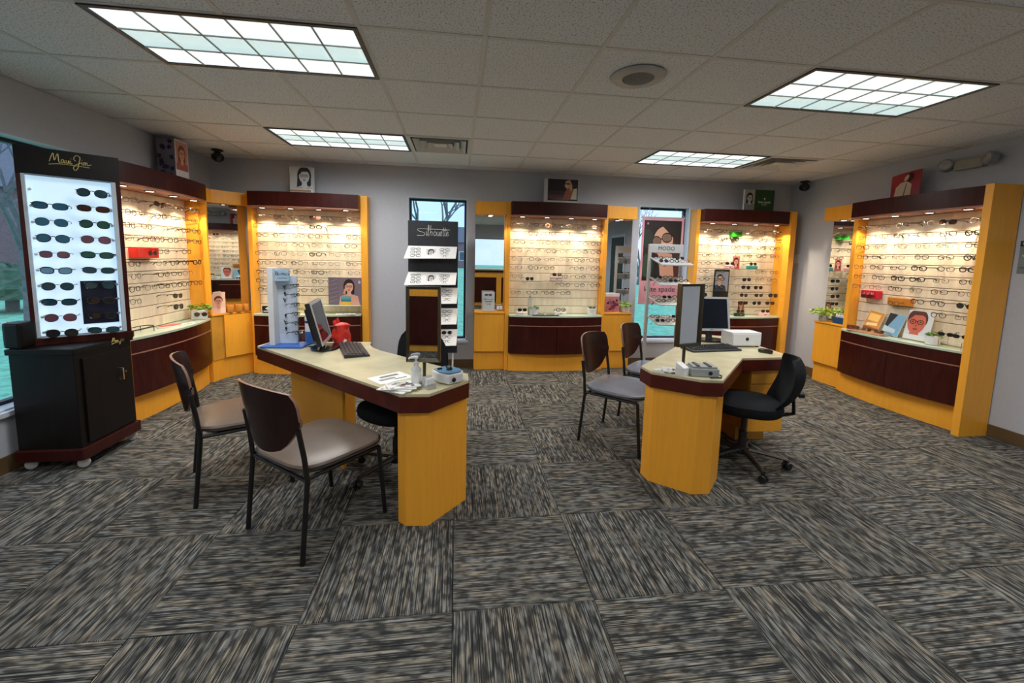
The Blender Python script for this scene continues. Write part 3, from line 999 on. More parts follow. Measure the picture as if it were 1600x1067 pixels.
MB().tube([(bx1 + .012, .10, .515), (bx1 + .035, .10, .515), (bx1 + .035, .10, .60), (bx1 + .012, .10, .60)], 0.005, 8).build('handle', M['chrome'], dr, smooth=True)
MB().tube([(bx1 + .012, .135, .565), (bx1 + .03, .135, .565)], 0.006, 8).build('lock', M['chrome'], dr)
script_logo(MJ, 0.12, M['gold'], k, (bx1 + 0.0135, 0.05, 0.795), r=0.0016, rot=(0, 0, PI / 2))
for cx_, cy_ in ((bx0 + .04, by0 + .03), (bx1 - .02, by0 + .03), (bx0 + .04, by1 - .03), (bx1 - .02, by1 - .03)):
    c = MB().lathe([(0.006, -0.012), (0.03, -0.012), (0.033, -0.006), (0.033, 0.006), (0.03, 0.012), (0.006, 0.012)], 16).build('caster', mat('caster_grey', (0.45, 0.45, 0.44), 0.4, noise=10), k, (cx_, cy_, 0.034), (PI / 2, 0, R(30)), True)
    MB().box(-0.02, 0.02, -0.018, 0.018, 0.055, 0.066).build('caster_plate', M['chrome'], k, (cx_, cy_, 0))
FA = R(39)
def fac(name, x0, x1, y0, y1, z0, z1, m, bevel=0.003, parent=k):
    return rbox(name, x0, x1, y0, y1, z0, z1, m, parent, bevel, loc=(0.07, 0.001, 0), rot=(0, 0, FA))
case = fac('display_case', -0.243, 0.243, 0.078, 0.175, 0.816, 2.10, M['mahogany_black'])
fac('header_board', -0.243, 0.243, 0.0, 0.077, 1.93, 2.10, M['mahogany_black'])
fac('stile', -0.243, -0.222, 0.0, 0.077, 0.865, 1.929, M['mahogany'])
fac('stile', 0.219, 0.243, 0.0, 0.077, 0.865, 1.929, M['mahogany'])
fac('bottom_rail', -0.25, 0.25, -0.012, 0.077, 0.816, 0.864, M['mahogany'])
fac('light_panel', -0.221, 0.218, 0.07, 0.0775, 0.866, 1.928, M['lightbox'], 0)
fac('case_side', -0.2215, -0.205, 0.001, 0.0695, 0.866, 1.928, M['lightbox_side'], 0.001)
fac('case_side', 0.196, 0.2185, 0.001, 0.0695, 0.866, 1.928, M['lightbox_side'], 0.001)
fac('case_glass', -0.20, 0.195, 0.001, 0.003, 0.868, 1.926, M['clear'], 0) if False else None
fac('info_card', 0.0, 0.185, 0.064, 0.0695, 0.93, 1.235, mat('navy_card', (0.008, 0.010, 0.03), 0.4, noise=10), 0.001)
script_logo(MJ, 0.20, M['gold'], k, (0.07 - 0.09 * math.cos(FA) + 0.002, 0.001 - 0.09 * math.sin(FA) - 0.003, 2.02), r=0.0022, rot=(0, 0, FA))
MB().tube([(-0.205, -0.245, .985), (-0.198, -0.25, .99), (-0.16, -0.25, .99)], 0.004, 6).build('side_trim', M['chrome'], k)
rbox('side_shell', -0.205, -0.10, -0.245, -0.13, 0.816, 0.985, M['mahogany_black'], k, 0.02)
knob = MB().lathe([(0.003, -0.02), (0.003, 0), (0.008, 0.002), (0.009, 0.007), (0.006, 0.011), (0.001, 0.012)], 10).mesh('display_peg', M['white'], smooth=True)
km = Matrix.Translation((-2.16 + 0.07, 1.006, 0)) @ Matrix.Rotation(FA, 4, 'Z')
mj_rows = [(None, 'teal'), ('blue', 'brown'), ('blue', 'green'), ('blue', 'rose'), ('rose', 'green'), ('sky', 'teal'), ('teal', 'teal'), ('teal', 'grey'), ('rose', 'grey'), ('grey', 'teal')]
shapes = [('wrap', 'aviator'), ('wrap', 'wrap'), ('aviator', 'aviator'), ('aviator', 'aviator'), ('soft', 'wrap'), ('cat', 'wrap'), ('aviator', 'aviator'), ('wrap', 'soft'), ('aviator', 'soft'), ('aviator', 'wrap')]
LW = {'teal': 'teal-lensed', 'blue': 'blue mirrored', 'brown': 'brown-lensed', 'green': 'green-lensed', 'rose': 'rose-lensed', 'sky': 'pale blue mirrored', 'grey': 'dark grey-lensed'}
for ri, (row, sh) in enumerate(zip(mj_rows, shapes)):
    z = 1.835 - ri * 0.1045
    for ci in (0, 1):
        if row[ci] is None:
            continue
        x = (-0.105, 0.095)[ci]
        mw = km @ Matrix.Translation((x, -0.055, z)) @ Matrix.Rotation(R(-6), 4, 'Z') @ Matrix.Rotation(R(2), 4, 'Y')
        side = ('left', 'right')[ci]
        lab = '%s sunglasses, %s column, %s row from the top of the lit cabinet' % (LW[row[ci]], side, ORD[ri])
        eyewear('s' if (ri + ci) % 2 else 't', sh[ci], row[ci], mw, lab, 'sunglasses in the lit cabinet', 1.12)
    for xx in (-0.19, 0.185):
        put(knob, 'display_peg', k, (0.07 + xx * math.cos(FA) - 0.05 * math.sin(FA), 0.001 + xx * math.sin(FA) + 0.05 * math.cos(FA), z), (PI / 2, 0, FA))

# ------------------------------------------------------------------ desks
def offset_poly(poly, d):
    n = len(poly); out = []
    for i in range(n):
        p0 = Vector(poly[i - 1]); p1 = Vector(poly[i]); p2 = Vector(poly[(i + 1) % n])
        e1 = (p1 - p0).normalized(); e2 = (p2 - p1).normalized()
        n1 = Vector((-e1.y, e1.x)); n2 = Vector((-e2.y, e2.x))
        b = (n1 + n2)
        b = b / max(0.3, b.length_squared) * 2
        out.append(tuple(p1 + b * d))
    return out

D1 = [(-1.034, 1.141), (0.19, -0.066), (0.344, -0.072), (0.556, 0.161), (0.556, 0.30), (0.381, 0.49), (0.20, 0.672), (0.05, 0.83), (-0.08, 0.96), (-0.16, 1.07), (-0.20, 1.18), (-0.211, 1.285), (-0.999, 1.297)]
d1 = thing('desk', 'angled maple desk with mahogany edge carrying the red bag, by two taupe chairs', 'desk')
MB().prism(offset_poly(D1, 0.004), 0.735, 0.75).build('desktop', M['laminate'], d1)
MB().prism(D1, 0.648, 0.7345).build('edge_band', M['desk_edge'], d1, bevel=0.003)
MB().prism([(0.216, -0.035), (0.333, -0.045), (0.545, 0.19), (0.545, 0.27), (0.47, 0.33), (0.17, 0.01)], 0.0, 0.6475).build('end_support', M['maple'], d1, bevel=0.002)
ex = Vector((1, -1)).normalized(); ey = Vector((1, 1)).normalized()
def along(t, s):
    p = Vector((-1.034, 1.141)) + ex * t + ey * s
    return (p.x, p.y)
MB().prism([along(0.17, 0.17), along(0.90, 0.17), along(0.90, 0.19), along(0.17, 0.19)], 0.0, 0.6475).build('modesty_panel', M['maple'], d1)
MB().prism([along(0.172, 0.191), along(0.52, 0.191), along(0.52, 0.50), along(0.172, 0.50)], 0.02, 0.6475).build('pedestal', M['maple'], d1)

D2 = [(1.724, 0.436), (1.732, 0.292), (1.964, 0.096), (2.093, 0.076), (2.62, 0.625), (3.07, 0.647), (3.09, 1.10), (3.12, 1.47), (2.86, 1.62)]
d2 = thing('desk', 'angled maple desk with mahogany edge carrying the white cash drawer', 'desk')
MB().prism(offset_poly(D2, 0.004), 0.735, 0.75).build('desktop', M['laminate'], d2)
MB().prism(D2, 0.648, 0.7345).build('edge_band', M['desk_edge'], d2, bevel=0.003)
MB().prism([(1.75, 0.40), (1.76, 0.30), (1.965, 0.118), (2.078, 0.112), (2.25, 0.29), (2.17, 0.36), (1.84, 0.49)], 0.0, 0.6475).build('end_support', M['maple'], d2, bevel=0.002)
MB().prism([(1.98, 0.545), (2.02, 0.51), (2.85, 1.43), (2.81, 1.47)], 0.0, 0.6475).build('modesty_panel', M['maple'], d2)
rbox('drawer_carcass', 2.76, 3.06, 0.72, 1.25, 0.13, 0.6475, M['maple_dark_edge'], d2, 0.002)
rbox('plinth', 2.78, 3.04, 0.86, 1.24, 0.0, 0.129, M['maple_dark_edge'], d2, 0.002)
rbox('drawer_front', 2.762, 3.058, 0.702, 0.7195, 0.525, 0.645, M['maple'], d2, 0.003)
rbox('drawer_front', 2.762, 3.058, 0.702, 0.7195, 0.135, 0.52, M['maple'], d2, 0.003)

# ------------------------------------------------------------------ chairs
def superpoly(hx, hy, ex_, n=28):
    out = []
    for i in range(n):
        t = 2 * PI * i / n
        c, s_ = math.cos(t), math.sin(t)
        out.append((hx * math.copysign(abs(c) ** (2 / ex_), c), hy * math.copysign(abs(s_) ** (2 / ex_), s_)))
    return out

def pad(mb, hx, hy, ex_, z0, z1, dome=0.008, taper=0.0, n=28, mi=0):
    """rounded cushion as stacked superellipse loops; front (+y) wider by taper"""
    loops = [(0.90, z0), (0.975, z0 + (z1 - z0) * 0.2), (1.0, z0 + (z1 - z0) * 0.55), (0.975, z0 + (z1 - z0) * 0.88), (0.90, z1), (0.55, z1 + dome * 0.7), (0.12, z1 + dome)]
    vs = []
    base = superpoly(hx, hy, ex_, n)
    for s_, z in loops:
        for x, y in base:
            vs.append((x * s_ * (1 + taper * y / hy), y * s_, z))
    fs = []
    for i in range(len(loops) - 1):
        for j in range(n):
            fs.append((i * n + j, i * n + (j + 1) % n, (i + 1) * n + (j + 1) % n, (i + 1) * n + j))
    fs.append(tuple(range(n - 1, -1, -1)))
    fs.append(tuple(range((len(loops) - 1) * n, len(loops) * n)))
    mb.add(vs, fs, mi)
    return mb

guest_parts = {}
def guest_meshes():
    if guest_parts:
        return guest_parts
    g = guest_parts
    g['seat'] = pad(MB(), 0.262, 0.255, 4.2, 0.42, 0.465, 0.010, 0.05).mesh('seat', M['vinyl'], smooth=True)
    g['seat_grey'] = g['seat'].copy(); g['seat_grey'].materials.clear(); g['seat_grey'].materials.append(M['vinyl_grey'])
    pp = [(x * 1.0 * (1 + 0.05 * y / 0.255), y, 0.446) for x, y in superpoly(0.2625, 0.2555, 4.2, 44)]
    g['piping'] = MB().tube(pp, 0.004, 5, closed=True).mesh('piping', M['tube'], smooth=True)
    g['pan'] = pad(MB(), 0.235, 0.23, 3.4, 0.405, 0.424, 0.0).mesh('seat_pan', M['tube'], smooth=True)
    # bent plywood back shell
    mb = MB()
    nu, nv = 14, 10
    front = []; back = []
    for j in range(nv + 1):
        v = j / nv
        z = 0.515 + 0.335 * v
        half = 0.245 * (0.50 + 0.50 * min(1, (v / 0.42)) ** 0.75)
        if v > 0.8:
            half *= 1 - 0.10 * ((v - 0.8) / 0.2) ** 2
        for i in range(nu + 1):
            u = -1 + 2 * i / nu
            x = half * u
            y = -0.290 - 0.05 * v + 0.062 * (x / 0.235) ** 2
            zz = z - 0.02 * (u * u) * (1 if v > 0.5 else -1.2)
            front.append((x, y + 0.006, zz)); back.append((x, y - 0.006, zz))
    nrow = nu + 1
    vs = front + back; o = len(front); fs = []
    for j in range(nv):
        for i in range(nu):
            a = j * nrow + i
            fs.append((a, a + 1, a + nrow + 1, a + nrow))
            fs.append((o + a, o + a + nrow, o + a + nrow + 1, o + a + 1))
    mats_i = [0] * len(fs)
    border = [i for i in range(nrow)] + [j * nrow + nu for j in range(1, nv + 1)] + [nv * nrow + i for i in range(nu - 1, -1, -1)] + [j * nrow for j in range(nv - 1, 0, -1)]
    for q in range(len(border)):
        a, b = border[q], border[(q + 1) % len(border)]
        fs.append((a, b, o + b, o + a)); mats_i.append(1)
    mb.v = vs; mb.f = fs; mb.mi = mats_i
    g['back'] = mb.mesh('backrest', [M['chairwood'], M['chairedge']], smooth=True)
    for s, nm in ((-1, 'L'), (1, 'R')):
        g['rear' + nm] = MB().tube([(s * 0.245, -0.265, 0), (s * 0.243, -0.225, 0.40), (s * 0.240, -0.236, 0.52), (s * 0.236, -0.258, 0.66)], 0.0125, 8).mesh('leg', M['tube'], smooth=True)
        g['front' + nm] = MB().tube([(s * 0.245, 0.235, 0), (s * 0.24, 0.20, 0.405)], 0.0125, 8).mesh('leg', M['tube'], smooth=True)
        g['rail' + nm] = MB().tube([(s * 0.24, -0.225, 0.41), (s * 0.24, 0.20, 0.408)], 0.011, 8).mesh('side_rail', M['tube'], smooth=True)
    g['cross'] = MB().tube([(-0.24, -0.222, 0.395), (0.24, -0.222, 0.395)], 0.010, 8).mesh('cross_rail', M['tube'], smooth=True)
    return g

def guest_chair(label, x, y, theta, grey=False):
    g = guest_meshes()
    t = thing('guest_chair', label, 'chair', (x, y, 0), theta - PI / 2, 'guest chairs at the two desks')
    st = put(g['seat_grey' if grey else 'seat'], 'seat', t)
    put(g['piping'], 'piping', st)
    put(g['pan'], 'seat_pan', t)
    put(g['back'], 'backrest', t)
    for nm in ('rearL', 'rearR', 'frontL', 'frontR'):
        put(g[nm], 'leg', t)
    put(g['railL'], 'side_rail', t); put(g['railR'], 'side_rail', t)
    put(g['cross'], 'cross_rail', t)
    return t
guest_chair('taupe-seated guest chair nearest the camera, back turned to us', -0.255, 0.075, R(51))
guest_chair('taupe-seated guest chair beside the sunglasses cabinet', -0.885, 0.585, R(30))
guest_chair('guest chair with a shiny grey seat in front of the cash drawer desk', 1.83, 0.95, R(-43), True)
guest_chair('guest chair beside the display stand, mostly hidden by the nearer grey-seated chair', 2.36, 1.44, R(-43), True)

def task_chair(label, x, y, theta, base_rot, back_top=0.93):
    t = thing('task_chair', label, 'chair', (x, y, 0), theta - PI / 2, 'black swivel chairs')
    pad(MB(), 0.235, 0.235, 2.6, 0.405, 0.485, 0.012).build('seat', M['black_fabric'], t, smooth=True)
    # curved back
    mb = MB(); nu, nv = 12, 10
    fr_, bk_ = [], []
    for j in range(nv + 1):
        v = j / nv
        z = 0.47 + (back_top - 0.47) * v
        half = 0.235 * (1 - 0.42 * ((v - .45) / .55) ** 4) if v > .45 else 0.235 * (1 - 0.3 * ((.45 - v) / .45) ** 2)
        for i in range(nu + 1):
            u = -1 + 2 * i / nu
            x_ = half * u
            y_ = -0.215 - 0.05 * math.sin(v * PI) - 0.085 * v ** 1.4 + 0.06 * u * u
            th = 0.034 * (1 - 0.75 * max(abs(u), abs(2 * v - 1)) ** 4)
            fr_.append((x_, y_ + th, z)); bk_.append((x_, y_ - th, z))
    nr = nu + 1; o = len(fr_); fs = []
    for j in range(nv):
        for i in range(nu):
            a = j * nr + i
            fs.append((a, a + 1, a + nr + 1, a + nr)); fs.append((o + a, o + a + nr, o + a + nr + 1, o + a + 1))
    border = [i for i in range(nr)] + [j * nr + nu for j in range(1, nv + 1)] + [nv * nr + i for i in range(nu - 1, -1, -1)] + [j * nr for j in range(nv - 1, 0, -1)]
    for q in range(len(border)):
        a, b = border[q], border[(q + 1) % len(border)]
        fs.append((a, b, o + b, o + a))
    mb.add(fr_ + bk_, fs)
    mb.build('backrest', M['black_fabric'], t, smooth=True)
    bb = MB().tube([(0, -0.02, 0.395), (0, -0.20, 0.39), (0, -0.30, 0.42), (0, -0.285, 0.60)], [0.03, 0.03, 0.025, 0.022], 8, flatten=0.5).build('back_bracket', M['black'], t, smooth=True)
    MB().lathe([(0.012, -0.02), (0.022, -0.015), (0.022, 0.015), (0.012, 0.02)], 10).build('adjust_knob', M['black'], bb, (0, -0.335, 0.56), (PI / 2, 0, 0), True)
    MB().box(-0.09, 0.09, -0.11, 0.11, 0.375, 0.404).build('seat_mechanism', M['black'], t, bevel=0.008)
    MB().lathe([(0.028, 0.10), (0.028, 0.24), (0.018, 0.245), (0.018, 0.375)], 14).build('gas_lift', M['black'], t, smooth=True)
    b = MB().lathe([(0.05, 0.075), (0.055, 0.09), (0.045, 0.125), (0.03, 0.13)], 16).build('base_hub', M['black'], t, smooth=True)
    for q in range(5):
        a = base_rot + q * 2 * PI / 5
        ca, sa = math.cos(a), math.sin(a)
        MB().tube([(0.03 * ca, 0.03 * sa, 0.105), (0.17 * ca, 0.17 * sa, 0.09), (0.295 * ca, 0.295 * sa, 0.068)], [0.026, 0.022, 0.016], 8, flatten=0.7).build('base_arm', M['black'], t, smooth=True)
        c = MB()
        for s in (-1, 1):
            c.add([], [])
            o0 = len(c.v)
            c.lathe([(0.004, -0.009), (0.024, -0.009), (0.027, -0.004), (0.027, 0.004), (0.024, 0.009), (0.004, 0.009)], 14)
            for qq in range(o0, len(c.v)):
                x_, y_, z_ = c.v[qq]
                c.v[qq] = (x_, z_ + s * 0.015, y_)
        c.build('caster', M['black'], t, (0.295 * ca, 0.295 * sa, 0.028), (0, 0, a + 0.6), True)
        MB().box(-0.016, 0.016, -0.005, 0.005, 0.03, 0.058).build('caster_fork', M['black'], t, (0.295 * ca, 0.295 * sa, 0), (0, 0, a + 0.6))
    return t
task_chair('black swivel chair tucked under the desk with the standing mirror', 0.085, 0.575, R(232), R(10))
task_chair('black swivel chair right of the cash drawer desk, seen from its side', 2.575, 0.50, R(150), R(57), 0.82)

# ------------------------------------------------------------------ printed portraits
def portrait_layers(w, h, bgc, skin, hair, spec=(20, 18, 18), lips=(150, 60, 60), top=(120, 110, 105), cx=0.0, fz=0.58, fs=0.20, long_hair=True, turn=0.0, brim=None):
    """generic face with glasses, drawn inside a w x h sheet whose lower edge is z=0"""
    X = lambda v: v * w
    Z = lambda v: v * h
    a = min(w, h) if w < h * 1.3 else h
    L = [(bgc, rect(-w / 2, w / 2, 0, h))]
    fx, fzz = X(cx), Z(fz)
    rx, rz = a * fs * 0.80, a * fs * 1.08
    def clip(pts):
        return [(max(-w / 2, min(w / 2, x)), max(0, min(h, z))) for x, z in pts]
    if long_hair:
        L.append((hair, clip(ellipse(fx - turn * rx * .2, fzz + rz * 0.1, rx * 1.35, rz * 1.35, 22))))
        L.append((hair, clip([(fx - rx * 1.3, fzz), (fx - rx * 1.5, fzz - rz * 1.9), (fx - rx * .4, fzz - rz * 1.9), (fx + rx * .6, fzz - rz * 1.7), (fx + rx * 1.25, fzz - rz * 1.3), (fx + rx * 1.3, fzz)])))
    else:
        L.append((hair, clip(ellipse(fx, fzz + rz * 0.32, rx * 1.15, rz * 0.95, 22))))
    L.append((top, clip([(fx - rx * 2.6, 0), (fx + rx * 2.6, 0), (fx + rx * 2.1, fzz - rz * 1.7), (fx + rx * .6, fzz - rz * 1.35), (fx - rx * .6, fzz - rz * 1.35), (fx - rx * 2.1, fzz - rz * 1.75)])))
    L.append((skin, clip([(fx - rx * .42, fzz - rz * .6), (fx - rx * .55, fzz - rz * 1.6), (fx, fzz - rz * 1.95), (fx + rx * .55, fzz - rz * 1.6), (fx + rx * .42, fzz - rz * .6)])))
    L.append((skin, clip(ellipse(fx, fzz, rx, rz, 22))))
    L.append((hair, clip([(fx - rx * 1.02, fzz + rz * .15), (fx - rx * .95, fzz + rz * .75), (fx - rx * .2, fzz + rz * 1.12), (fx + rx * .6, fzz + rz * 1.0), (fx + rx * 1.0, fzz + rz * .5), (fx + rx * .5, fzz + rz * .72), (fx - rx * .35, fzz + rz * .7)])))
    ez = fzz + rz * .08
    tx = turn * rx * .2
    for s in (-1, 1):
        L.append((spec, clip(ring(fx + tx + s * rx * .42, ez, rx * .36, rz * .22, rx * .09))))
        L.append((spec, clip(ellipse(fx + tx + s * rx * .42, ez + rz * .02, rx * .12, rz * .06, 10))))
    L.append((spec, rect(fx + tx - rx * .1, fx + tx + rx * .1, ez + rz * .02, ez + rz * .09)))
    dk = tuple(int(c * .72) for c in skin)
    L.append((dk, clip([(fx + tx - rx * .1, fzz - rz * .32), (fx + tx + rx * .14, fzz - rz * .32), (fx + tx + rx * .04, fzz - rz * .05)])))
    L.append((lips, clip(ellipse(fx + tx, fzz - rz * .56, rx * .27, rz * .085, 12))))
    return L

def card(name, label, cat, loc, rz, w, h, layers, body=None, thick=0.012, tilt=0.0, group=None, border=None):
    t = thing(name, label, cat, loc, rz, group)
    r = (tilt, 0, 0)
    rbox('card_body', -w / 2, w / 2, 0, thick, 0, h, body or M['paper'], t, 0.001, rot=r)
    b = border or (0, 0, 0, 0)
    print_layer('printed_picture', t, layers, -0.0006, rot=r, loc=(0, 0, 0))
    return t

def shift(layers, dx, dz):
    return [(c, [(x + dx, z + dz) for x, z in p]) for c, p in layers]

# posters on the canopies
t = thing('display_box', 'tall counter box with purple flowers and a portrait, on the left canopy', 'display box', (-2.28, 2.378, 2.1505))
rbox('box_body', -0.08, 0.08, -0.10, 0.10, 0, 0.37, mat('lilac_board', S(128, 118, 132), 0.6, noise=8), t, 0.002)
fl_l = []
rnd = random.Random(4)
for q in range(14):
    cx_, cz_ = rnd.uniform(-0.06, 0.06), rnd.uniform(0.02, 0.35)
    for p in range(5):
        a = p * 2 * PI / 5 + q
        fl_l.append((rnd.choice([(52, 30, 60), (70, 40, 80), (40, 28, 44)]), ellipse(max(-.064, min(.064, cx_ + .012 * math.cos(a))), max(.014, min(.355, cz_ + .012 * math.sin(a))), 0.012, 0.008, 10, tilt=a)))
print_layer('printed_flowers', t, fl_l, -0.1006)
pl_ = [((215, 208, 210), rect(-0.098, 0.098, 0.002, 0.368))] + shift([(c, p) for c, p in portrait_layers(0.176, 0.27, (190, 140, 128), (214, 150, 128), (120, 70, 60), top=(150, 84, 74), long_hair=True, fs=0.30)], 0, 0.085)
print_layer('printed_picture', t, pl_, -0.0806, rot=(0, 0, PI / 2))

pl_ = [((206, 212, 216), rect(-0.13, 0.13, 0.0, 0.305)), ((168, 128, 92), rect(-0.13, 0.10, 0.022, 0.045))] + shift(portrait_layers(0.25, 0.24, (190, 197, 202), (200, 206, 210), (34, 38, 48), spec=(10, 12, 20), lips=(80, 84, 92), top=(176, 184, 190), cx=.12, fs=.30), 0, 0.06)
card('display_box', 'black and white sketch of a face with glasses on the back left canopy', 'display box', (-1.335, 3.08, 2.1505), 0, 0.26, 0.305, pl_, thick=0.05)
pl_ = [((200, 196, 190), rect(-0.215, 0.215, 0, 0.31)), ((26, 16, 22), rect(-0.175, 0.213, 0.04, 0.306)), ((92, 56, 64), rect(-0.175, 0.05, 0.06, 0.11)), ((60, 36, 48), rect(-0.175, 0.05, 0.11, 0.16)),
       ((150, 84, 66), [(-0.15, 0.055), (0.1, 0.05), (0.2, 0.15), (0.14, 0.21), (0.07, 0.20), (0.02, 0.07)]), ((214, 170, 140), ellipse(0.075, 0.24, 0.035, 0.045)),
       ((196, 158, 120), [(0.06, 0.29), (0.11, 0.30), (0.14, 0.23), (0.13, 0.15), (0.10, 0.2)]), ((20, 12, 16), rect(0.04, 0.11, 0.243, 0.257)), ((200, 190, 170), [(0.12, 0.06), (0.2, 0.06), (0.2, 0.2), (0.16, 0.19)])]
card('display_box', 'dark framed print of a seated woman in sunglasses on the middle canopy', 'display box', (1.775, 3.08, 2.1505), 0, 0.43, 0.31, pl_, thick=0.05)
pl_ = portrait_layers(0.15, 0.28, (150, 154, 154), (176, 178, 178), (16, 16, 18), lips=(60, 60, 60), top=(120, 122, 122), fs=0.30, fz=.62)
t = card('display_box', 'folded green board with a grey portrait on the right corner canopy', 'display box', (4.345, 3.06, 2.1505), 0, 0.15, 0.28, pl_, thick=0.03)
rbox('green_panel', 0.077, 0.36, 0.0, 0.03, 0, 0.285, mat('dark_green_board', S(8, 62, 24), 0.5, noise=10), t, 0.001)
text_obj('kate spade', 0.042, M['whiteprint'], t, (0.218, -0.001, 0.125))
text_obj('NEW YORK', 0.014, M['whiteprint'], t, (0.218, -0.001, 0.09))
print_layer('printed_spade', t, [((225, 235, 225), [(0.218, 0.185), (0.232, 0.168), (0.221, 0.163), (0.225, 0.155), (0.211, 0.155), (0.215, 0.163), (0.204, 0.168)])], -0.001)
t = thing('poster', 'curved red poster of a woman in a pale coat on the right wall canopy', 'poster', (4.955, 1.60, 2.1505), -PI / 2)
mb = MB()
nn = 10
for i in range(nn):
    a0, a1 = -0.14 + 0.28 * i / nn, -0.14 + 0.28 * (i + 1) / nn
    f0, f1 = 0.9 * a0 * a0, 0.9 * a1 * a1
    h0, h1 = 0.235 + 0.03 * i / nn, 0.235 + 0.03 * (i + 1) / nn
    mb.add([(a0, f0, 0), (a1, f1, 0), (a1, f1, h1), (a0, f0, h0), (a0, f0 + .004, 0), (a1, f1 + .004, 0), (a1, f1 + .004, h1), (a0, f0 + .004, h0)],
           [(0, 1, 2, 3), (5, 4, 7, 6), (3, 2, 6, 7), (0, 4, 5, 1), (0, 3, 7, 4), (1, 5, 6, 2)])
mb.build('poster_sheet', mat('red_poster', S(150, 22, 36), 0.5, noise=6), t)
print_layer('printed_picture', t, [((206, 184, 158), [(-0.09, 0.004), (0.07, 0.004), (0.075, 0.13), (0.03, 0.16), (-0.03, 0.155), (-0.075, 0.11)]), ((40, 22, 22), ellipse(0.045, 0.20, 0.034, 0.045, tilt=-.5)), ((220, 176, 150), ellipse(0.022, 0.195, 0.018, 0.034, tilt=-.5)),
            ((90, 70, 60), [(0.0, 0.02), (0.012, 0.02), (0.03, 0.14), (0.022, 0.145)])], -0.0015)

# ------------------------------------------------------------------ things on the desks
def mirror_on_stand(label, x, y, rz, w, z0, z1):
    t = thing('table_mirror', label, 'mirror', (x, y, 0.7502), rz)
    MB().lathe([(0.03, 0), (0.03, 0.005), (0.018, 0.010), (0.011, 0.016)], 20).build('foot', M['bronze'], t, smooth=True)
    MB().tube([(0, 0, 0.01), (0, 0, z0 + 0.06)], 0.010, 10).build('pole', M['bronze'], t, smooth=True)
    mb = MB(); b = 0.016; d = 0.03
    outer = [(-w / 2, z0), (w / 2, z0), (w / 2, z1), (-w / 2, z1)]
    inner = [(-w / 2 + b, z0 + b), (w / 2 - b, z0 + b), (w / 2 - b, z1 - b), (-w / 2 + b, z1 - b)]
    for i in range(4):
        j = (i + 1) % 4
        (ax, az), (bx, bz), (cx_, cz_), (dx, dz) = outer[i], outer[j], inner[j], inner[i]
        mb.add([(ax, -0.012, az), (bx, -0.012, bz), (cx_, -0.024, cz_), (dx, -0.024, dz), (ax, -0.012 - d, az), (bx, -0.012 - d, bz), (cx_, -0.02 - d * .6, cz_), (dx, -0.02 - d * .6, dz)],
               [(0, 1, 2, 3), (4, 7, 6, 5), (0, 4, 5, 1), (2, 6, 7, 3)])
    f = mb.build('frame', M['bronze'], t)
    rbox('mirror_glass', -w / 2 + b - .003, w / 2 - b + .003, -0.028, -0.022, z0 + b - .003, z1 - b + .003, M['mirror'], t, 0)
    rbox('back_plate', -w / 2, w / 2, -0.0125, -0.008, z0, z1, M['bronze'], t, 0.001)
    return t
mirror_on_stand('bronze-framed mirror on a pole beside the hand sanitizer', 0.302, 0.135, R(-4), 0.188, 0.128, 0.548)
mirror_on_stand('bronze-framed mirror on a pole in front of the desk monitor', 1.95, 0.295, R(17), 0.20, 0.175, 0.575)

def monitor(label, x, y, rz, w=0.36, h=0.30, tilt=R(12), z=0.09):
    t = thing('monitor', label, 'monitor', (x, y, 0.7502), rz)
    MB().prism([(px * .13, py * .10) for px, py in superpoly(1, 1, 2.4, 24)], 0, 0.014).build('foot', M['black_gloss'], t, bevel=0.004)
    MB().tube([(0, 0.02, 0.012), (0, 0.045, 0.12), (0, 0.04, z + h * .45)], [0.032, 0.028, 0.03], 10, flatten=.6).build('neck', M['black'], t, smooth=True)
    mk = dict(loc=(0, 0, z), rot=(-tilt, 0, 0))
    hs = rbox('housing', -w / 2, w / 2, -0.012, 0.022, 0, h, M['black'], t, 0.006, **mk)
    rbox('rear_bulge', -w * .38, w * .38, 0.0225, 0.048, h * .12, h * .88, M['black'], t, 0.018, **mk)
    mb = MB(); b = 0.018
    mb.box(-w / 2, w / 2, -0.019, -0.0125, 0, b * 1.2); mb.box(-w / 2, w / 2, -0.019, -0.0125, h - b, h)
    mb.box(-w / 2, -w / 2 + b, -0.019, -0.0125, b * 1.2, h - b); mb.box(w / 2 - b, w / 2, -0.019, -0.0125, b * 1.2, h - b)
    mb.build('bezel', M['silver'], t, **mk)
    rbox('screen', -w / 2 + b, w / 2 - b, -0.0150, -0.0125, b * 1.2, h - b, mat('dark_screen', (0.008, 0.010, 0.016), 0.12, noise=5), t, 0, **mk)
    rbox('badge', -0.012, 0.012, -0.0198, -0.019, 0.007, 0.014, M['chrome'], t, 0, **mk)
    return t
monitor('computer monitor seen edge-on in front of the red bag', -0.505, 1.05, R(97), 0.38, 0.32, R(14), 0.05)
monitor('computer monitor facing the camera with a blank dark screen', 2.775, 1.29, R(-3), 0.35, 0.31)

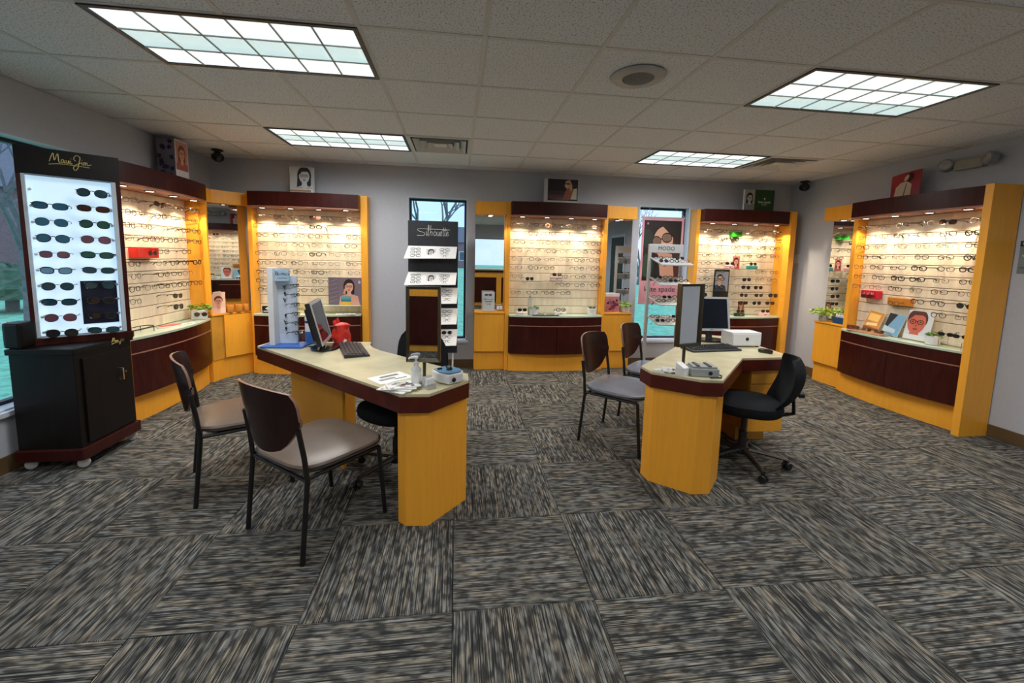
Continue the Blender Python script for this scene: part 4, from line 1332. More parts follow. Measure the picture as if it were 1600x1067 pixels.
key_me = MB().box(-0.0085, 0.0085, -0.0085, 0.0085, 0, 0.006).mesh('key', M['black'], bevel=0.002, seg=1)
def keyboard(label, x, y, rz):
    t = thing('keyboard', label, 'keyboard', (x, y, 0.7502), rz)
    MB().extr([(-0.085, 0.0), (0.085, 0.0), (0.085, 0.026), (0.07, 0.028), (-0.08, 0.014), (-0.085, 0.01)], -0.225, 0.225, 'x').build('keyboard_body', mat('keyboard_black', (0.02, 0.022, 0.026), 0.4, noise=20), t, bevel=0.003)
    for r_ in range(5):
        yy = 0.055 - r_ * 0.026
        zz = 0.0145 + (yy + 0.08) / 0.15 * 0.0135
        for c_ in range(20):
            xx = -0.205 + c_ * 0.0215
            if r_ == 4 and 3 < c_ < 8:
                continue
            put(key_me, 'key', t, (xx, yy, zz))
    rbox('space_bar', -0.135, -0.04, -0.0575, -0.0405, 0.0165, 0.0225, M['black'], t, 0.002)
    return t
keyboard('black keyboard on the desk beside the edge-on monitor', -0.28, 0.955, R(110))
keyboard('black keyboard in front of the monitor that faces the camera', 2.55, 0.925, R(6))
t = thing('computer_mouse', 'black computer mouse at the end of the desk with the cash drawer', 'mouse', (2.94, 0.80, 0.7502), R(30))
pad(MB(), 0.03, 0.055, 2.3, 0.0, 0.026, 0.008, n=18).build('shell', M['black_gloss'], t, smooth=True)
MB().lathe([(0.003, -0.004), (0.008, -0.003), (0.008, 0.003), (0.003, 0.004)], 10).build('scroll_wheel', M['grey'], t, (0, 0.03, 0.026), (0, PI / 2, 0))
t = thing('cash_drawer', 'white cash drawer with a round black lock beside the monitor', 'cash drawer', (2.93, 1.085, 0.7502), R(-2))
rbox('case', -0.132, 0.132, -0.075, 0.085, 0.008, 0.125, M['white'], t, 0.006)
rbox('drawer_front', -0.126, 0.126, -0.081, -0.0755, 0.016, 0.112, M['white'], t, 0.003)
MB().lathe([(0.014, 0), (0.014, 0.004), (0.004, 0.006)], 16).build('lock', M['black'], t, (0.0, -0.0812, 0.07), (PI / 2, 0, 0), True)
for sx in (-1, 1):
    for sy in (-1, 1):
        MB().lathe([(0.012, 0), (0.012, 0.008)], 10).build('foot', M['black'], t, (sx * .11, sy * .06, 0))

# lens-cleaner tower
t = thing('lens_display', 'white countertop tower with a pale blue header on a blue base', 'display stand', (-0.80, 1.14, 0.7502), R(-4))
rbox('base', -0.17, 0.14, -0.10, 0.10, 0, 0.014, mat('tower_blue', S(48, 104, 190), 0.4, noise=8), t, 0.003)
rbox('column', -0.115, -0.075, -0.06, 0.06, 0.0145, 0.60, M['white'], t, 0.003)
rbox('back_panel', -0.0745, 0.06, 0.02, 0.035, 0.0145, 0.54, mat('tower_panel', S(196, 208, 226), 0.35, noise=6), t, 0.002)
rbox('side_fin', 0.0605, 0.072, -0.02, 0.035, 0.0145, 0.53, M['clear'], t, 0.001)
rbox('header_board', -0.0745, 0.03, -0.03, -0.01, 0.50, 0.59, mat('tower_header', S(160, 186, 208), 0.4, noise=6), t, 0.002)
text_obj('B', 0.042, M['darkprint'], t, (-0.058, -0.0307, 0.556))
text_obj('LUTECH', 0.024, M['darkprint'], t, (-0.004, -0.0307, 0.552))
print_layer('printed_line', t, [((104, 128, 146), rect(-0.055, 0.02, 0.521, 0.526))], -0.0306)
for q, z in enumerate((0.455, 0.405, 0.355, 0.235, 0.185, 0.135)):
    MB().tube([(-0.02, 0.02, z), (-0.02, -0.004, z), (-0.026 + .012 * (q % 2), -0.006, z + 0.014), (-0.014, -0.006, z - 0.016)], 0.004, 6).build('temple_sample', M['black'], t)
for q in range(20):
    rbox('tick_mark', -0.068, -0.045 + 0.008 * (q % 2), 0.0192, 0.0199, 0.10 + q * 0.02, 0.1015 + q * 0.02, M['grey'], t, 0)
for q in range(6):
    z = 0.75 + 0.47 - q * 0.072
    eyewear('b', 'round', 'clear', Matrix.Translation((-0.716, 1.10, z)) @ Matrix.Rotation(R(74), 4, 'Z'), 'black demo eyeglasses clipped to the white countertop tower, %s from the top' % ORD[q], 'demo glasses on the tower', 0.52)

t = thing('wipes_canister', 'white and blue wipes canister behind the small glass jar', 'canister', (-0.665, 1.235, 0.7502))
MB().lathe([(0.042, 0), (0.044, 0.004), (0.044, 0.10)], 24).build('lower_body', M['blue'], t, smooth=True)
MB().lathe([(0.0445, 0.1005), (0.0445, 0.165)], 24).build('label', M['paper'], t, smooth=True)
MB().lathe([(0.0445, 0.1655), (0.0445, 0.185)], 24).build('band', mat('navy_band', S(36, 42, 120), 0.4, noise=8), t, smooth=True)
MB().lathe([(0.046, 0.1855), (0.046, 0.205), (0.036, 0.215), (0.01, 0.217)], 24).build('lid', M['white'], t, smooth=True)
t = thing('glass_jar', 'small clear jar beside the blue base of the tower', 'jar', (-0.672, 1.06, 0.7502))
MB().lathe([(0.028, 0), (0.03, 0.004), (0.03, 0.10), (0.022, 0.115)], 20).build('jar_body', M['clear'], t, smooth=True)
MB().lathe([(0.018, 0.1155), (0.02, 0.118), (0.02, 0.135), (0.008, 0.138)], 16).build('jar_lid', M['chrome'], t, smooth=True)
t = thing('red_bag', 'bright red soft bag behind the edge-on monitor', 'bag', (-0.435, 1.232, 0.7502), R(15))
mb = MB()
loops = [(0.045, 0), (0.058, 0.012), (0.062, 0.06), (0.058, 0.10), (0.05, 0.125), (0.056, 0.15), (0.034, 0.165), (0.008, 0.17)]
vs = []
for r_, z in loops:
    for j in range(18):
        a = 2 * PI * j / 18
        wob = 1 + 0.15 * math.sin(3 * a + z * 55) + 0.08 * math.sin(7 * a + z * 30)
        vs.append((r_ * wob * math.cos(a) * 1.1, r_ * wob * math.sin(a) * .8, z))
fs = [tuple(range(17, -1, -1)), tuple(range(18 * 7, 18 * 8))]
for i in range(7):
    for j in range(18):
        fs.append((i * 18 + j, i * 18 + (j + 1) % 18, (i + 1) * 18 + (j + 1) % 18, (i + 1) * 18 + j))
mb.add(vs, fs).build('pouch', M['red'], t, smooth=True)
MB().tube([(-0.04, 0, 0.14), (-0.05, 0, 0.18), (-0.03, 0, 0.205), (-0.02, 0, 0.16)], [0.016, 0.014, 0.012, 0.014], 8, flatten=.4).build('bow', M['red'], t, smooth=True)
rbox('price_tag', 0.0, 0.02, -0.066, -0.064, 0.01, 0.05, M['paper'], t, 0, rot=(0, R(25), 0))
tag(MB().tube([(-0.62, 1.18, 0.754), (-0.60, 1.12, 0.754), (-0.64, 1.09, 0.754), (-0.605, 1.06, 0.756), (-0.585, 1.10, 0.756), (-0.60, 1.14, 0.756)], 0.003, 6).build('monitor_cable', M['black'], smooth=True), 'thin black cable curling behind the edge-on monitor', 'cable')

t = thing('hand_sanitizer', 'clear pump bottle of hand sanitizer beside the standing mirror', 'bottle', (0.262, 0.075, 0.7502))
MB().lathe([(0.026, 0), (0.028, 0.004), (0.028, 0.095), (0.012, 0.115), (0.011, 0.12)], 20).build('bottle_body', mat('gel_bottle', (0.62, 0.66, 0.66), 0.15, noise=12, amount=.08), t, smooth=True)
MB().lathe([(0.0285, 0.025), (0.0285, 0.085)], 20).build('label', M['paper'], t, smooth=True)
MB().lathe([(0.014, 0.1205), (0.014, 0.135), (0.006, 0.137), (0.006, 0.155)], 14).build('collar', M['white'], t, smooth=True)
MB().tube([(0.01, 0, 0.160), (-0.008, 0, 0.162), (-0.034, 0, 0.158), (-0.04, 0, 0.152)], [0.010, 0.009, 0.006, 0.005], 8).build('pump_head', M['white'], t, smooth=True)

def magazine(label, x, y, z, rz, w, d, layers, cat='magazine'):
    t = thing('magazine' if cat == 'magazine' else 'paper_sheet', label, cat, (x, y, z), rz)
    th = 0.004 if cat == 'magazine' else 0.0012
    rbox('pages', -w / 2, w / 2, -d / 2, d / 2, 0, th, M['paper'], t, 0.0005)
    print_layer('printed_cover', t, [(c, [(a, b) for a, b in p]) for c, p in layers], -0.0004, loc=(0, 0, th), rot=(-PI / 2, 0, 0)) if False else None
    mats = []; mb = MB()
    for i, (c, pts) in enumerate(layers):
        mats.append(flat(c)); mb.poly([(a, b, th + 0.0003 + 0.0002 * i) for a, b in pts], i)
    me = bpy.data.meshes.new('printed_cover'); me.from_pydata(mb.v, [], mb.f)
    for m_ in mats: me.materials.append(m_)
    for p_, i in zip(me.polygons, mb.mi): p_.material_index = i
    put(me, 'printed_cover', t)
    return t
magazine('white printed sheet under the newspaper pile by the sanitizer', 0.10, 0.24, 0.7502, R(40), 0.22, 0.16, [((150, 150, 148), rect(-.08, .02, -.03, .0)), ((120, 122, 120), rect(-.05, .07, .02, .05)), ((60, 60, 60), rect(.0, .08, -.05, -.04))], 'paper')
rnd = random.Random(2)
words = ['bottom', 'second', 'third', 'top']
for q in range(4):
    ly = [((225, 225, 222), rect(-.085, .085, -.06, .06))]
    for p in range(22):
        x0, z0 = rnd.uniform(-.08, .045), rnd.uniform(-.055, .035)
        ly.append((rnd.choice([(40, 70, 150), (150, 50, 45), (60, 60, 62), (190, 190, 186), (110, 120, 130), (200, 170, 120)]), rect(x0, x0 + rnd.uniform(.01, .035), z0, z0 + rnd.uniform(.006, .02))))
    magazine('folded flyer in the pile by the sanitizer, %s of the four' % words[q], 0.165 + .01 * q, 0.015 + .006 * q, 0.7525 + 0.0052 * q, R(-30 + 17 * q), 0.17, 0.12, ly)
t = thing('card_holder', 'grey slanted card holder in front of the standing mirror', 'card holder', (0.335, 0.035, 0.7502), R(35))
MB().extr([(-0.03, 0), (0.03, 0), (0.03, 0.06), (0.02, 0.06), (0.0, 0.018), (-0.022, 0.018), (-0.022, 0.03), (-0.03, 0.03)], -0.028, 0.028, 'x').build('holder_body', M['silver'], t, bevel=0.002)
rbox('cards', -0.024, 0.024, -0.012, -0.002, 0.0205, 0.055, M['paper'], t, 0.001, rot=(0, 0, 0))
t = thing('pupil_meter', 'white optical measuring instrument with a blue top at the desk end', 'instrument', (0.435, 0.165, 0.7502), R(42))
MB().prism([(-0.06, -0.075), (0.03, -0.085), (0.07, -0.05), (0.075, 0.06), (0.05, 0.085), (-0.055, 0.08), (-0.075, 0.0)], 0.004, 0.058).build('body', M['white'], t, bevel=0.008)
MB().prism([(-0.052, -0.066), (0.026, -0.075), (0.062, -0.045), (0.066, 0.053), (0.044, 0.076), (-0.048, 0.071), (-0.066, 0.0)], 0.0585, 0.066).build('top_cover', mat('instrument_blue', S(84, 128, 160), 0.4, noise=8), t, bevel=0.003)
MB().lathe([(0.013, 0), (0.013, 0.004), (0.005, 0.006)], 14).build('eyepiece', M['black'], t, (-0.03, -0.0825, 0.028), (PI / 2, 0, 0), True)
MB().extr([(-0.018, 0.066), (0.018, 0.066), (0.01, 0.082), (0, 0.09), (-0.01, 0.082)], -0.02, 0.0, 'y').build('nose_rest', M['black'], t, bevel=0.003)
for s in (-1, 1):
    rbox('slider', s * 0.032 - .014, s * 0.032 + .014, 0.03, 0.045, 0.066, 0.075, M['black'], t, 0.002)
tag(MB().lathe([(0.02, 0), (0.024, 0.006), (0.02, 0.02), (0.006, 0.026)], 16).build('orange_cap', mat('orange_plastic', S(232, 96, 44), 0.4, noise=8), None, (0.395, 0.285, 0.7502), smooth=True), 'small orange cap behind the white instrument', 'cap')

# second desk
rnd = random.Random(9)
for q in range(3):
    ly = [((214, 214, 212), rect(-.06, .06, -.045, .045))]
    for p in range(8):
        x0, z0 = rnd.uniform(-.055, .03), rnd.uniform(-.04, .02)
        ly.append((rnd.choice([(60, 60, 64), (120, 120, 124), (170, 170, 172), (90, 84, 80)]), rect(x0, x0 + rnd.uniform(.01, .03), z0, z0 + rnd.uniform(.006, .018))))
    magazine('grey leaflet in the small pile by the right desk mirror, %s of three' % ['lowest', 'middle', 'uppermost'][q], 1.835 + .012 * q, 0.32 - .012 * q, 0.7502 + 0.0052 * q, R(20 + 25 * q), 0.12, 0.09, ly)
t = thing('card_box', 'small white card box at the foot of the right desk mirror', 'box', (1.90, 0.215, 0.7502), R(25))
rbox('box_body', -0.028, 0.028, -0.03, 0.03, 0, 0.05, M['white'], t, 0.003)
MB().extr([(-0.03, 0.0505), (0.03, 0.0505), (0.03, 0.08)], -0.026, 0.026, 'x').build('flap', M['paper'], t)
t = thing('pupil_meter', 'grey and black measuring instrument beside the right desk mirror', 'instrument', (2.035, 0.215, 0.7502), R(-12))
rbox('body', -0.085, 0.085, -0.06, 0.06, 0.0, 0.052, mat('instrument_grey', S(150, 156, 158), 0.4, noise=8), t, 0.008)
rbox('top_cover', -0.075, 0.075, -0.05, 0.05, 0.0525, 0.064, M['grey'], t, 0.004)
rbox('slider', -0.05, -0.03, -0.05, 0.05, 0.0642, 0.07, M['black'], t, 0.002)
rbox('slider', 0.02, 0.04, -0.05, 0.05, 0.0642, 0.07, M['black'], t, 0.002)
MB().lathe([(0.012, 0), (0.012, 0.004), (0.005, 0.006)], 14).build('eyepiece', M['black'], t, (0.03, -0.0605, 0.026), (PI / 2, 0, 0), True)
MB().tube([(0.085, 0.0, 0.01), (0.11, -0.03, 0.006), (0.09, -0.075, 0.005), (0.02, -0.085, 0.005)], 0.004, 6).build('cord', M['black'], t, smooth=True)

# ------------------------------------------------------------------ free-standing displays by the windows
SIL = [[(1.02, .225), (.3, .235), (-.07, .24), (-.13, .195), (-.05, .145), (.09, .11), (.12, .045), (.05, .0), (-.15, .0)],
       [(.185, .15), (.18, .02), (.21, .0)], [(.20, .20), (.205, .21)],
       [(.22, .02), (.27, .24), (.275, .36), (.25, .34), (.245, .02), (.27, .0)],
       [(.31, .0), (.345, .37)], [(.325, .10), (.375, .15), (.39, .10), (.38, .0)],
       [(.49, .15), (.45, .12), (.45, .03), (.48, 0), (.52, .03), (.53, .11), (.49, .15)],
       [(.565, .15), (.56, .03), (.59, .0), (.63, .04), (.64, .15), (.64, .02), (.66, 0)],
       [(.68, .06), (.73, .09), (.735, .14), (.70, .15), (.675, .07), (.70, .0), (.75, .03)],
       [(.80, .30), (.78, .05), (.80, .0), (.83, .02)], [(.86, .30), (.84, .05), (.86, .0), (.88, .02)], [(.74, .19), (.93, .20)],
       [(.90, .06), (.95, .09), (.955, .14), (.92, .15), (.895, .07), (.92, .0), (.99, .05)]]
t = thing('display_stand', 'tall black board stand with white script lettering and white trays before the window', 'display stand', (0.19, 2.93, 0))
rbox('board', -0.295, 0.295, 0.0, 0.03, 0.27, 1.875, M['board_black'], t, 0.003)
script_logo(SIL, 0.33, M['whiteprint'], t, (-0.14, -0.002, 1.70), r=0.0024)
for s in (-1, 1):
    MB().tube([(s * 0.24, 0.045, 1.0), (s * 0.24, 0.05, 0.30), (s * 0.24, -0.02, 0.02), (s * 0.24, -0.16, 0.012)], 0.010, 8).build('leg', M['white'], t, smooth=True)
    MB().tube([(s * 0.24, 0.05, 0.30), (s * 0.24, 0.19, 0.012)], 0.010, 8).build('leg', M['white'], t, smooth=True)
tray_z = [1.50, 1.19, 0.985, 0.735, 0.475]
for q, z in enumerate(tray_z):
    if q < 2:
        x0, x1, hh = -0.31, 0.27, 0.075
    else:
        x0, x1, hh = -0.27, 0.285, 0.095
    tr = MB().add([(x0 - .02, -0.13, z - hh), (x1, -0.13, z - hh + .01), (x1 + .015, -0.012, z + hh), (x0 + .02, -0.012, z + hh),
                   (x0 - .02, -0.124, z - hh - .004), (x1, -0.124, z - hh + .006), (x1 + .015, -0.004, z + hh - .004), (x0 + .02, -0.004, z + hh - .004)],
                  [(0, 1, 2, 3), (7, 6, 5, 4), (0, 4, 5, 1), (1, 5, 6, 2), (2, 6, 7, 3), (3, 7, 4, 0)]).build('tray', M['paper'], t)
    MB().box(x0 + 0.03, x1 - .02, -0.06, -0.0005, z - hh * .55, z - hh * .5).build('tray_bracket', M['board_black'], t)
    slope = math.atan2(2 * hh, 0.118)
    def ontray(u, v):
        return Vector((0.19 + u, 2.93 - 0.071 + v * 0.059 - 0.004, z + v * hh))
    if q < 2:
        pm = print_layer('printed_picture', t, portrait_layers(0.11, 0.10, (200, 204, 206), (206, 198, 194), (20, 20, 24), fs=.34, fz=.5, lips=(120, 70, 70)), 0, loc=(-0.02, -0.13 + .029, z - hh * .5 - .0), rot=(-(PI / 2 - slope), 0, 0))
        spots = [(-.2, .5), (-.2, 0), (-.2, -.5), (.14, .5), (.14, 0), (.14, -.5)]
    else:
        spots = [(.17, .6), (.17, .1), (.17, -.4)]
    for si, (u, v) in enumerate(spots):
        mw = Matrix.Translation(ontray(u, v)) @ Matrix.Rotation(-(PI / 2 - slope), 4, 'X')
        lens = 'grey' if (q == 4 and si == 0) else 'clear'
        side = ('left ' if u < 0 else 'right ') if q < 2 else ''
        eyewear('s' if lens == 'grey' else 'd', 'oblong' if lens == 'clear' else 'aviator', lens, mw,
                '%s on the %s black-stand tray, %sstack, %s from top' % ('dark sunglasses' if lens == 'grey' else 'rimless-look eyeglasses', ORD[q], side, ORD[si % 3]), 'eyewear on the black board stand', 0.95)

t = thing('display_stand', 'slim silver stand with a lettered header and four sloping shelves', 'display stand', (3.01, 2.66, 0))
for s in (-1, 1):
    rbox('post', s * 0.205 - 0.018, s * 0.205 + 0.018, 0.0, 0.03, 0.012, 1.56, M['silver'], t, 0.004)
rbox('header_board', -0.223, 0.223, 0.0, 0.03, 1.561, 1.665, M['silver'], t, 0.003)
text_obj('MODO', 0.065, M['darkprint'], t, (0.0, -0.001, 1.612), spacing=1.1)
rbox('base_plate', -0.25, 0.25, -0.16, 0.18, 0, 0.012, M['silver'], t, 0.003)
for q, z in enumerate((1.44, 1.205, 0.965, 0.725)):
    sh = MB().add([(-0.20, -0.001, z + 0.06), (0.20, -0.001, z + 0.06), (0.26, -0.20, z - 0.02), (-0.15, -0.20, z - 0.02),
                   (-0.20, -0.001, z + 0.048), (0.20, -0.001, z + 0.048), (0.26, -0.20, z - 0.032), (-0.15, -0.20, z - 0.032)],
                  [(0, 3, 2, 1), (4, 5, 6, 7), (0, 1, 5, 4), (1, 2, 6, 5), (2, 3, 7, 6), (3, 0, 4, 7)]).build('shelf', M['silver'], t)
    for c_ in range(3):
        for r_ in range(2):
            y = -0.055 - r_ * 0.09
            x = -0.12 + c_ * 0.135 + 0.02 * r_
            zz = z + 0.06 + (y + 0.001) / 0.199 * 0.08 + 0.023
            kd = ['b', 's', 'd', 'b', 's', 'r'][(c_ * 2 + r_ + q) % 6]
            ln_ = 'grey' if kd == 's' else 'clear'
            mw = Matrix.Translation((3.01 + x, 2.66 + y, zz)) @ Matrix.Rotation(R(-28), 4, 'X')
            eyewear(kd, 'soft', ln_, mw, '%s on the %s silver-stand shelf, %s row, %s from left' % ({'b': 'black eyeglasses', 's': 'dark sunglasses', 'd': 'dark eyeglasses', 'r': 'tortoiseshell eyeglasses'}[kd], ORD[q], ('back', 'front')[r_], ORD[c_]), 'eyewear on the silver stand', 0.9)

t = thing('banner', 'pink banner with a large portrait hanging in the window', 'banner', (3.225, 3.205, 0))
rbox('cloth', -0.295, 0.295, 0.0, 0.004, 0.885, 2.03, mat('pink_banner', S(214, 150, 164), 0.7, noise=6), t, 0)
rbox('top_bar', -0.31, 0.31, -0.006, 0.010, 2.03, 2.048, M['silver'], t, 0.003)
rbox('bottom_bar', -0.30, 0.30, -0.006, 0.010, 0.868, 0.885, M['silver'], t, 0.003)
for s in (-1, 1):
    MB().tube([(s * 0.30, 0.002, 2.048), (s * 0.16, 0.03, 2.18)], 0.0018, 5).build('hanging_cord', M['white'], t)
pw, ph = 0.53, 0.81
def PP_(pts):
    return [((x - .5) * pw, 1.19 + z * ph) for x, z in pts]
EL = lambda cx, cz, rx, rz, tl=0, n=22: [(cx + rx * math.cos(a) * math.cos(tl) - rz * math.sin(a) * math.sin(tl), cz + rx * math.cos(a) * math.sin(tl) * pw / ph + rz * math.sin(a) * math.cos(tl)) for a in [2 * PI * i / n for i in range(n)]]
CL = lambda pts: [(max(0, min(1, x)), max(0, min(1, z))) for x, z in pts]
ban = [((24, 22, 24), PP_([(0, 0), (1, 0), (1, 1), (0, 1)])), ((44, 70, 52), PP_(CL(EL(.12, .25, .16, .2)))), ((36, 48, 40), PP_(CL(EL(.1, .7, .14, .16)))),
       ((70, 40, 34), PP_(CL([(.55, .95), (.85, .85), (.97, .5), (.98, .0), (.55, .0), (.6, .4)]))),
       ((206, 158, 134), PP_(CL(EL(.52, .66, .27, .25, -.35)))), ((196, 146, 122), PP_(CL([(.40, .5), (.78, .45), (.86, .1), (.8, 0), (.5, 0), (.46, .2)]))),
       ((34, 24, 24), PP_(CL([(.22, .95), (.5, .98), (.86, .84), (.92, .55), (.8, .72), (.5, .9), (.3, .86)]))),
       ((30, 22, 20), PP_(ring(.34, .66, .13, .085, .022))), ((120, 92, 78), PP_(EL(.34, .66, .10, .06))), ((30, 22, 20), PP_(ring(.62, .72, .14, .085, .022))), ((126, 98, 84), PP_(EL(.62, .72, .11, .06))),
       ((30, 22, 20), PP_([(.45, .68), (.50, .70), (.50, .72), (.45, .70)])), ((30, 22, 20), PP_([(.75, .74), (.92, .70), (.92, .72), (.75, .765)])),
       ((176, 70, 74), PP_(EL(.37, .48, .075, .025, .2)))]
print_layer('printed_picture', t, ban, -0.0006)
print_layer('printed_spade', t, [((214, 150, 164), [(-.22, 1.975), (-.205, 1.955), (-.217, 1.95), (-.213, 1.94), (-.227, 1.94), (-.223, 1.95), (-.235, 1.955)])], -0.008)
text_obj('kate spade', 0.105, M['darkprint'], t, (0.0, -0.001, 1.075))

# ------------------------------------------------------------------ things on the counters
def planter(label, loc, kind, leaves, spread, m, seed, pot=None, name='potted_plant'):
    t = thing(name, label, 'plant', loc, R(20))
    rnd = random.Random(seed)
    if pot == 'cube':
        rbox('pot', -0.065, 0.065, -0.055, 0.055, 0, 0.10, M['white'], t, 0.012)
        top = 0.10
    elif pot == 'glass':
        MB().lathe([(0.045, 0), (0.055, 0.004), (0.06, 0.10), (0.055, 0.10), (0.05, 0.01)], 20).build('pot', M['clear'], t, smooth=True)
        MB().lathe([(0.045, 0.006), (0.05, 0.07), (0.02, 0.075)], 16).build('soil', mat('pebbles', (0.5, 0.48, 0.42), 0.8, noise=60, amount=.4), t, smooth=True)
        top = 0.075
    else:
        MB().lathe([(0.04, 0), (0.052, 0.004), (0.058, 0.085), (0.05, 0.088), (0.046, 0.07)], 20).build('pot', M['white'], t, smooth=True)
        top = 0.075
    MB().lathe([(0.02, top - .02), (0.03, top), (0.004, top + .004)], 12).build('soil', mat('potting_soil', (0.05, 0.03, 0.02), 0.9, noise=50, amount=.4), t)
    lf = MB()
    L_ = 0.032 if kind != 'succulent' else 0.045
    wv = L_ * (.42 if kind != 'succulent' else .16)
    lf.add([(0, 0, 0), (wv, L_ * .45, .004), (wv * .8, L_ * .75, 0.002), (0, L_, -.004), (-wv * .8, L_ * .75, 0.002), (-wv, L_ * .45, .004), (0, L_ * .5, -.003)],
           [(0, 1, 6), (1, 2, 6), (2, 3, 6), (3, 4, 6), (4, 5, 6), (5, 0, 6)])
    lme = lf.mesh('leaf', m, smooth=True)
    for q in range(leaves):
        a = rnd.uniform(0, 2 * PI); rr = spread * math.sqrt(rnd.random()); zz = top + rnd.uniform(.008, spread * .8) * (1.1 - rr / spread * .6)
        o = put(lme, 'leaf', t, (rr * math.cos(a), rr * math.sin(a), zz if kind != 'succulent' else top), (rnd.uniform(-.5, .7) if kind != 'succulent' else rnd.uniform(.8, 1.4), rnd.uniform(-.4, .4), a - PI / 2))
        if kind != 'succulent' and q % 5 == 0:
            MB().tube([(0, 0, top - .005), (rr * .5 * math.cos(a), rr * .5 * math.sin(a), (top + zz) / 2 + .012), (rr * math.cos(a), rr * math.sin(a), zz)], 0.0018, 5).build('stem', m, t)
    return t
CZ = 0.7353
# left wall counter
planter('white cube planter wearing round sunglasses at the end of the left counter', (-2.235, 2.575, CZ), 'leafy', 80, 0.095, M['leaf'], 3, 'cube')
eyewear('s', 'round', 'brown', Matrix.Translation((-2.185, 2.505, CZ + 0.062)) @ Matrix.Rotation(R(20), 4, 'Z'), 'round sunglasses perched on the white cube planter', 'counter sunglasses', 0.95)
t = thing('hand_mirror', 'red and white hand mirror lying on the left counter', 'mirror', (-2.24, 2.12, CZ), R(70))
MB().prism([(x, y) for x, y in superpoly(0.12, 0.06, 2.2, 26)], 0, 0.010).build('rim', M['white'], t, bevel=0.002)
MB().prism([(x, y) for x, y in superpoly(0.105, 0.048, 2.2, 26)], 0.0102, 0.014).build('red_back', mat('coral_red', S(222, 76, 62), 0.35, noise=8), t, bevel=0.001)
rbox('handle', 0.12, 0.24, -0.014, 0.014, 0.0, 0.010, M['white'], t, 0.004)
t = thing('wire_riser', 'low wire frame riser at the near end of the left counter', 'riser', (-2.27, 1.75, CZ), R(90))
MB().tube([(-.16, -.05, .045), (.12, -.05, .045), (.16, -.02, .045), (.16, .04, .045), (.12, .06, .045), (-.16, .06, .045)], 0.004, 6, closed=True).build('loop', M['black'], t, smooth=True)
for x_, y_ in ((-.12, -.05), (.12, -.05), (-.12, .06), (.12, .06)):
    MB().tube([(x_, y_, 0), (x_, y_, .045)], 0.003, 6).build('leg', M['black'], t)
t = thing('shelf_plate', 'glossy red sign block with sunglasses print on the left wall rack', 'sign', (XL + 0.075, 1.98, 1.43), PI / 2)
rbox('block', -0.13, 0.13, -0.055, 0.023, -0.045, 0.045, mat('glossy_red', S(206, 24, 18), 0.2, noise=8), t, 0.003)
print_layer('printed_lenses', t, [((70, 8, 8), ellipse(.02, 0, .026, .022)), ((70, 8, 8), ellipse(.08, 0, .026, .022))], -0.056)

# corner cabinet
ZK = 0.7603
t = card('portrait_card', 'leaning card of a face in sunglasses on the corner cabinet', 'card', (-2.195, 2.862, ZK + .002), R(24), 0.13, 0.24, portrait_layers(0.13, 0.24, (206, 176, 160), (206, 150, 126), (66, 36, 30), spec=(70, 28, 30), fs=.34, fz=.56, top=(222, 192, 186), long_hair=False), tilt=R(-8), thick=0.006)
for q, (x, y) in enumerate(((-2.115, 2.945), (-2.055, 3.01), (-2.015, 3.085))):
    tg = MB().lathe([(0.030, 0), (0.033, 0.004), (0.038, 0.085), (0.035, 0.085), (0.03, 0.012)], 20).build('candle_glass', mat('amber_glass', (0.75, 0.33, 0.06), 0.15, noise=8), None, (x, y, ZK), smooth=True)
    tag(tg, 'amber glass on the corner cabinet, %s from the portrait card' % ORD[q], 'glass', 'amber glasses on the corner cabinet')
    MB().lathe([(0.020, 0.012), (0.022, 0.05), (0.004, 0.055)], 12).build('candle', mat('candle_wax', (0.7, 0.6, 0.3), 0.5, noise=9), tg, smooth=True)
t = thing('tissue_box', 'flat maple-coloured box behind the amber glasses', 'box', (-2.135, 3.035, ZK), R(52))
rbox('box_body', -0.05, 0.05, -0.02, 0.02, 0, 0.03, M['maple'], t, 0.002)
rbox('box_lid', -0.052, 0.052, -0.022, 0.022, 0.0302, 0.036, M['maple'], t, 0.002)

# back left counter
def name_plate(label, loc, rz, w, h, m, txt, tm, mark=None):
    t = thing('name_plate', label, 'sign', loc, rz)
    rbox('plate', -w / 2, w / 2, 0, 0.02, 0, h, m, t, 0.002)
    text_obj(txt, h * .36, tm, t, (0, -0.001, h * (.25 if mark else .45)))
    if mark:
        print_layer('printed_star', t, [((225, 225, 225), [(0, h * .9), (.012, h * .72), (.03, h * .66), (.012, h * .60), (0, h * .45), (-.012, h * .60), (-.03, h * .66), (-.012, h * .72)])], -0.001)
    return t
name_plate('black name plate with a white star on the back left counter', (-1.77, 3.08, CZ), 0, 0.12, 0.085, M['black_gloss'], 'CARRERA', M['whiteprint'], True)
name_plate('cream name plate with dark capitals on the back left counter', (-1.40, 3.08, CZ), 0, 0.17, 0.11, mat('cream_plate', S(206, 190, 150), 0.4, noise=8), 'FENDI', M['darkprint'])
t = thing('glass_riser', 'clear glass riser shelf on the back left counter', 'riser', (-0.93, 3.09, CZ))
rbox('shelf', -0.24, 0.24, -0.07, 0.07, 0.095, 0.103, mat('riser_glass', (0.45, 0.56, 0.47), 0.08, noise=5, amount=.05), t, 0.002)
for s in (-1, 1):
    rbox('support', s * .22 - .004, s * .22 + .004, -0.06, 0.06, 0, 0.0945, M['clear'], t, 0.001)
pl_ = [((110, 98, 112), rect(-.205, -.085, 0, .335))]
for q in range(6):
    pl_.append(((146, 136, 150), [(-.2 + .012 * (q % 2), .03 + q * .05), (-.1, .06 + q * .05), (-.1, .066 + q * .05), (-.2 + .012 * (q % 2), .036 + q * .05)]))
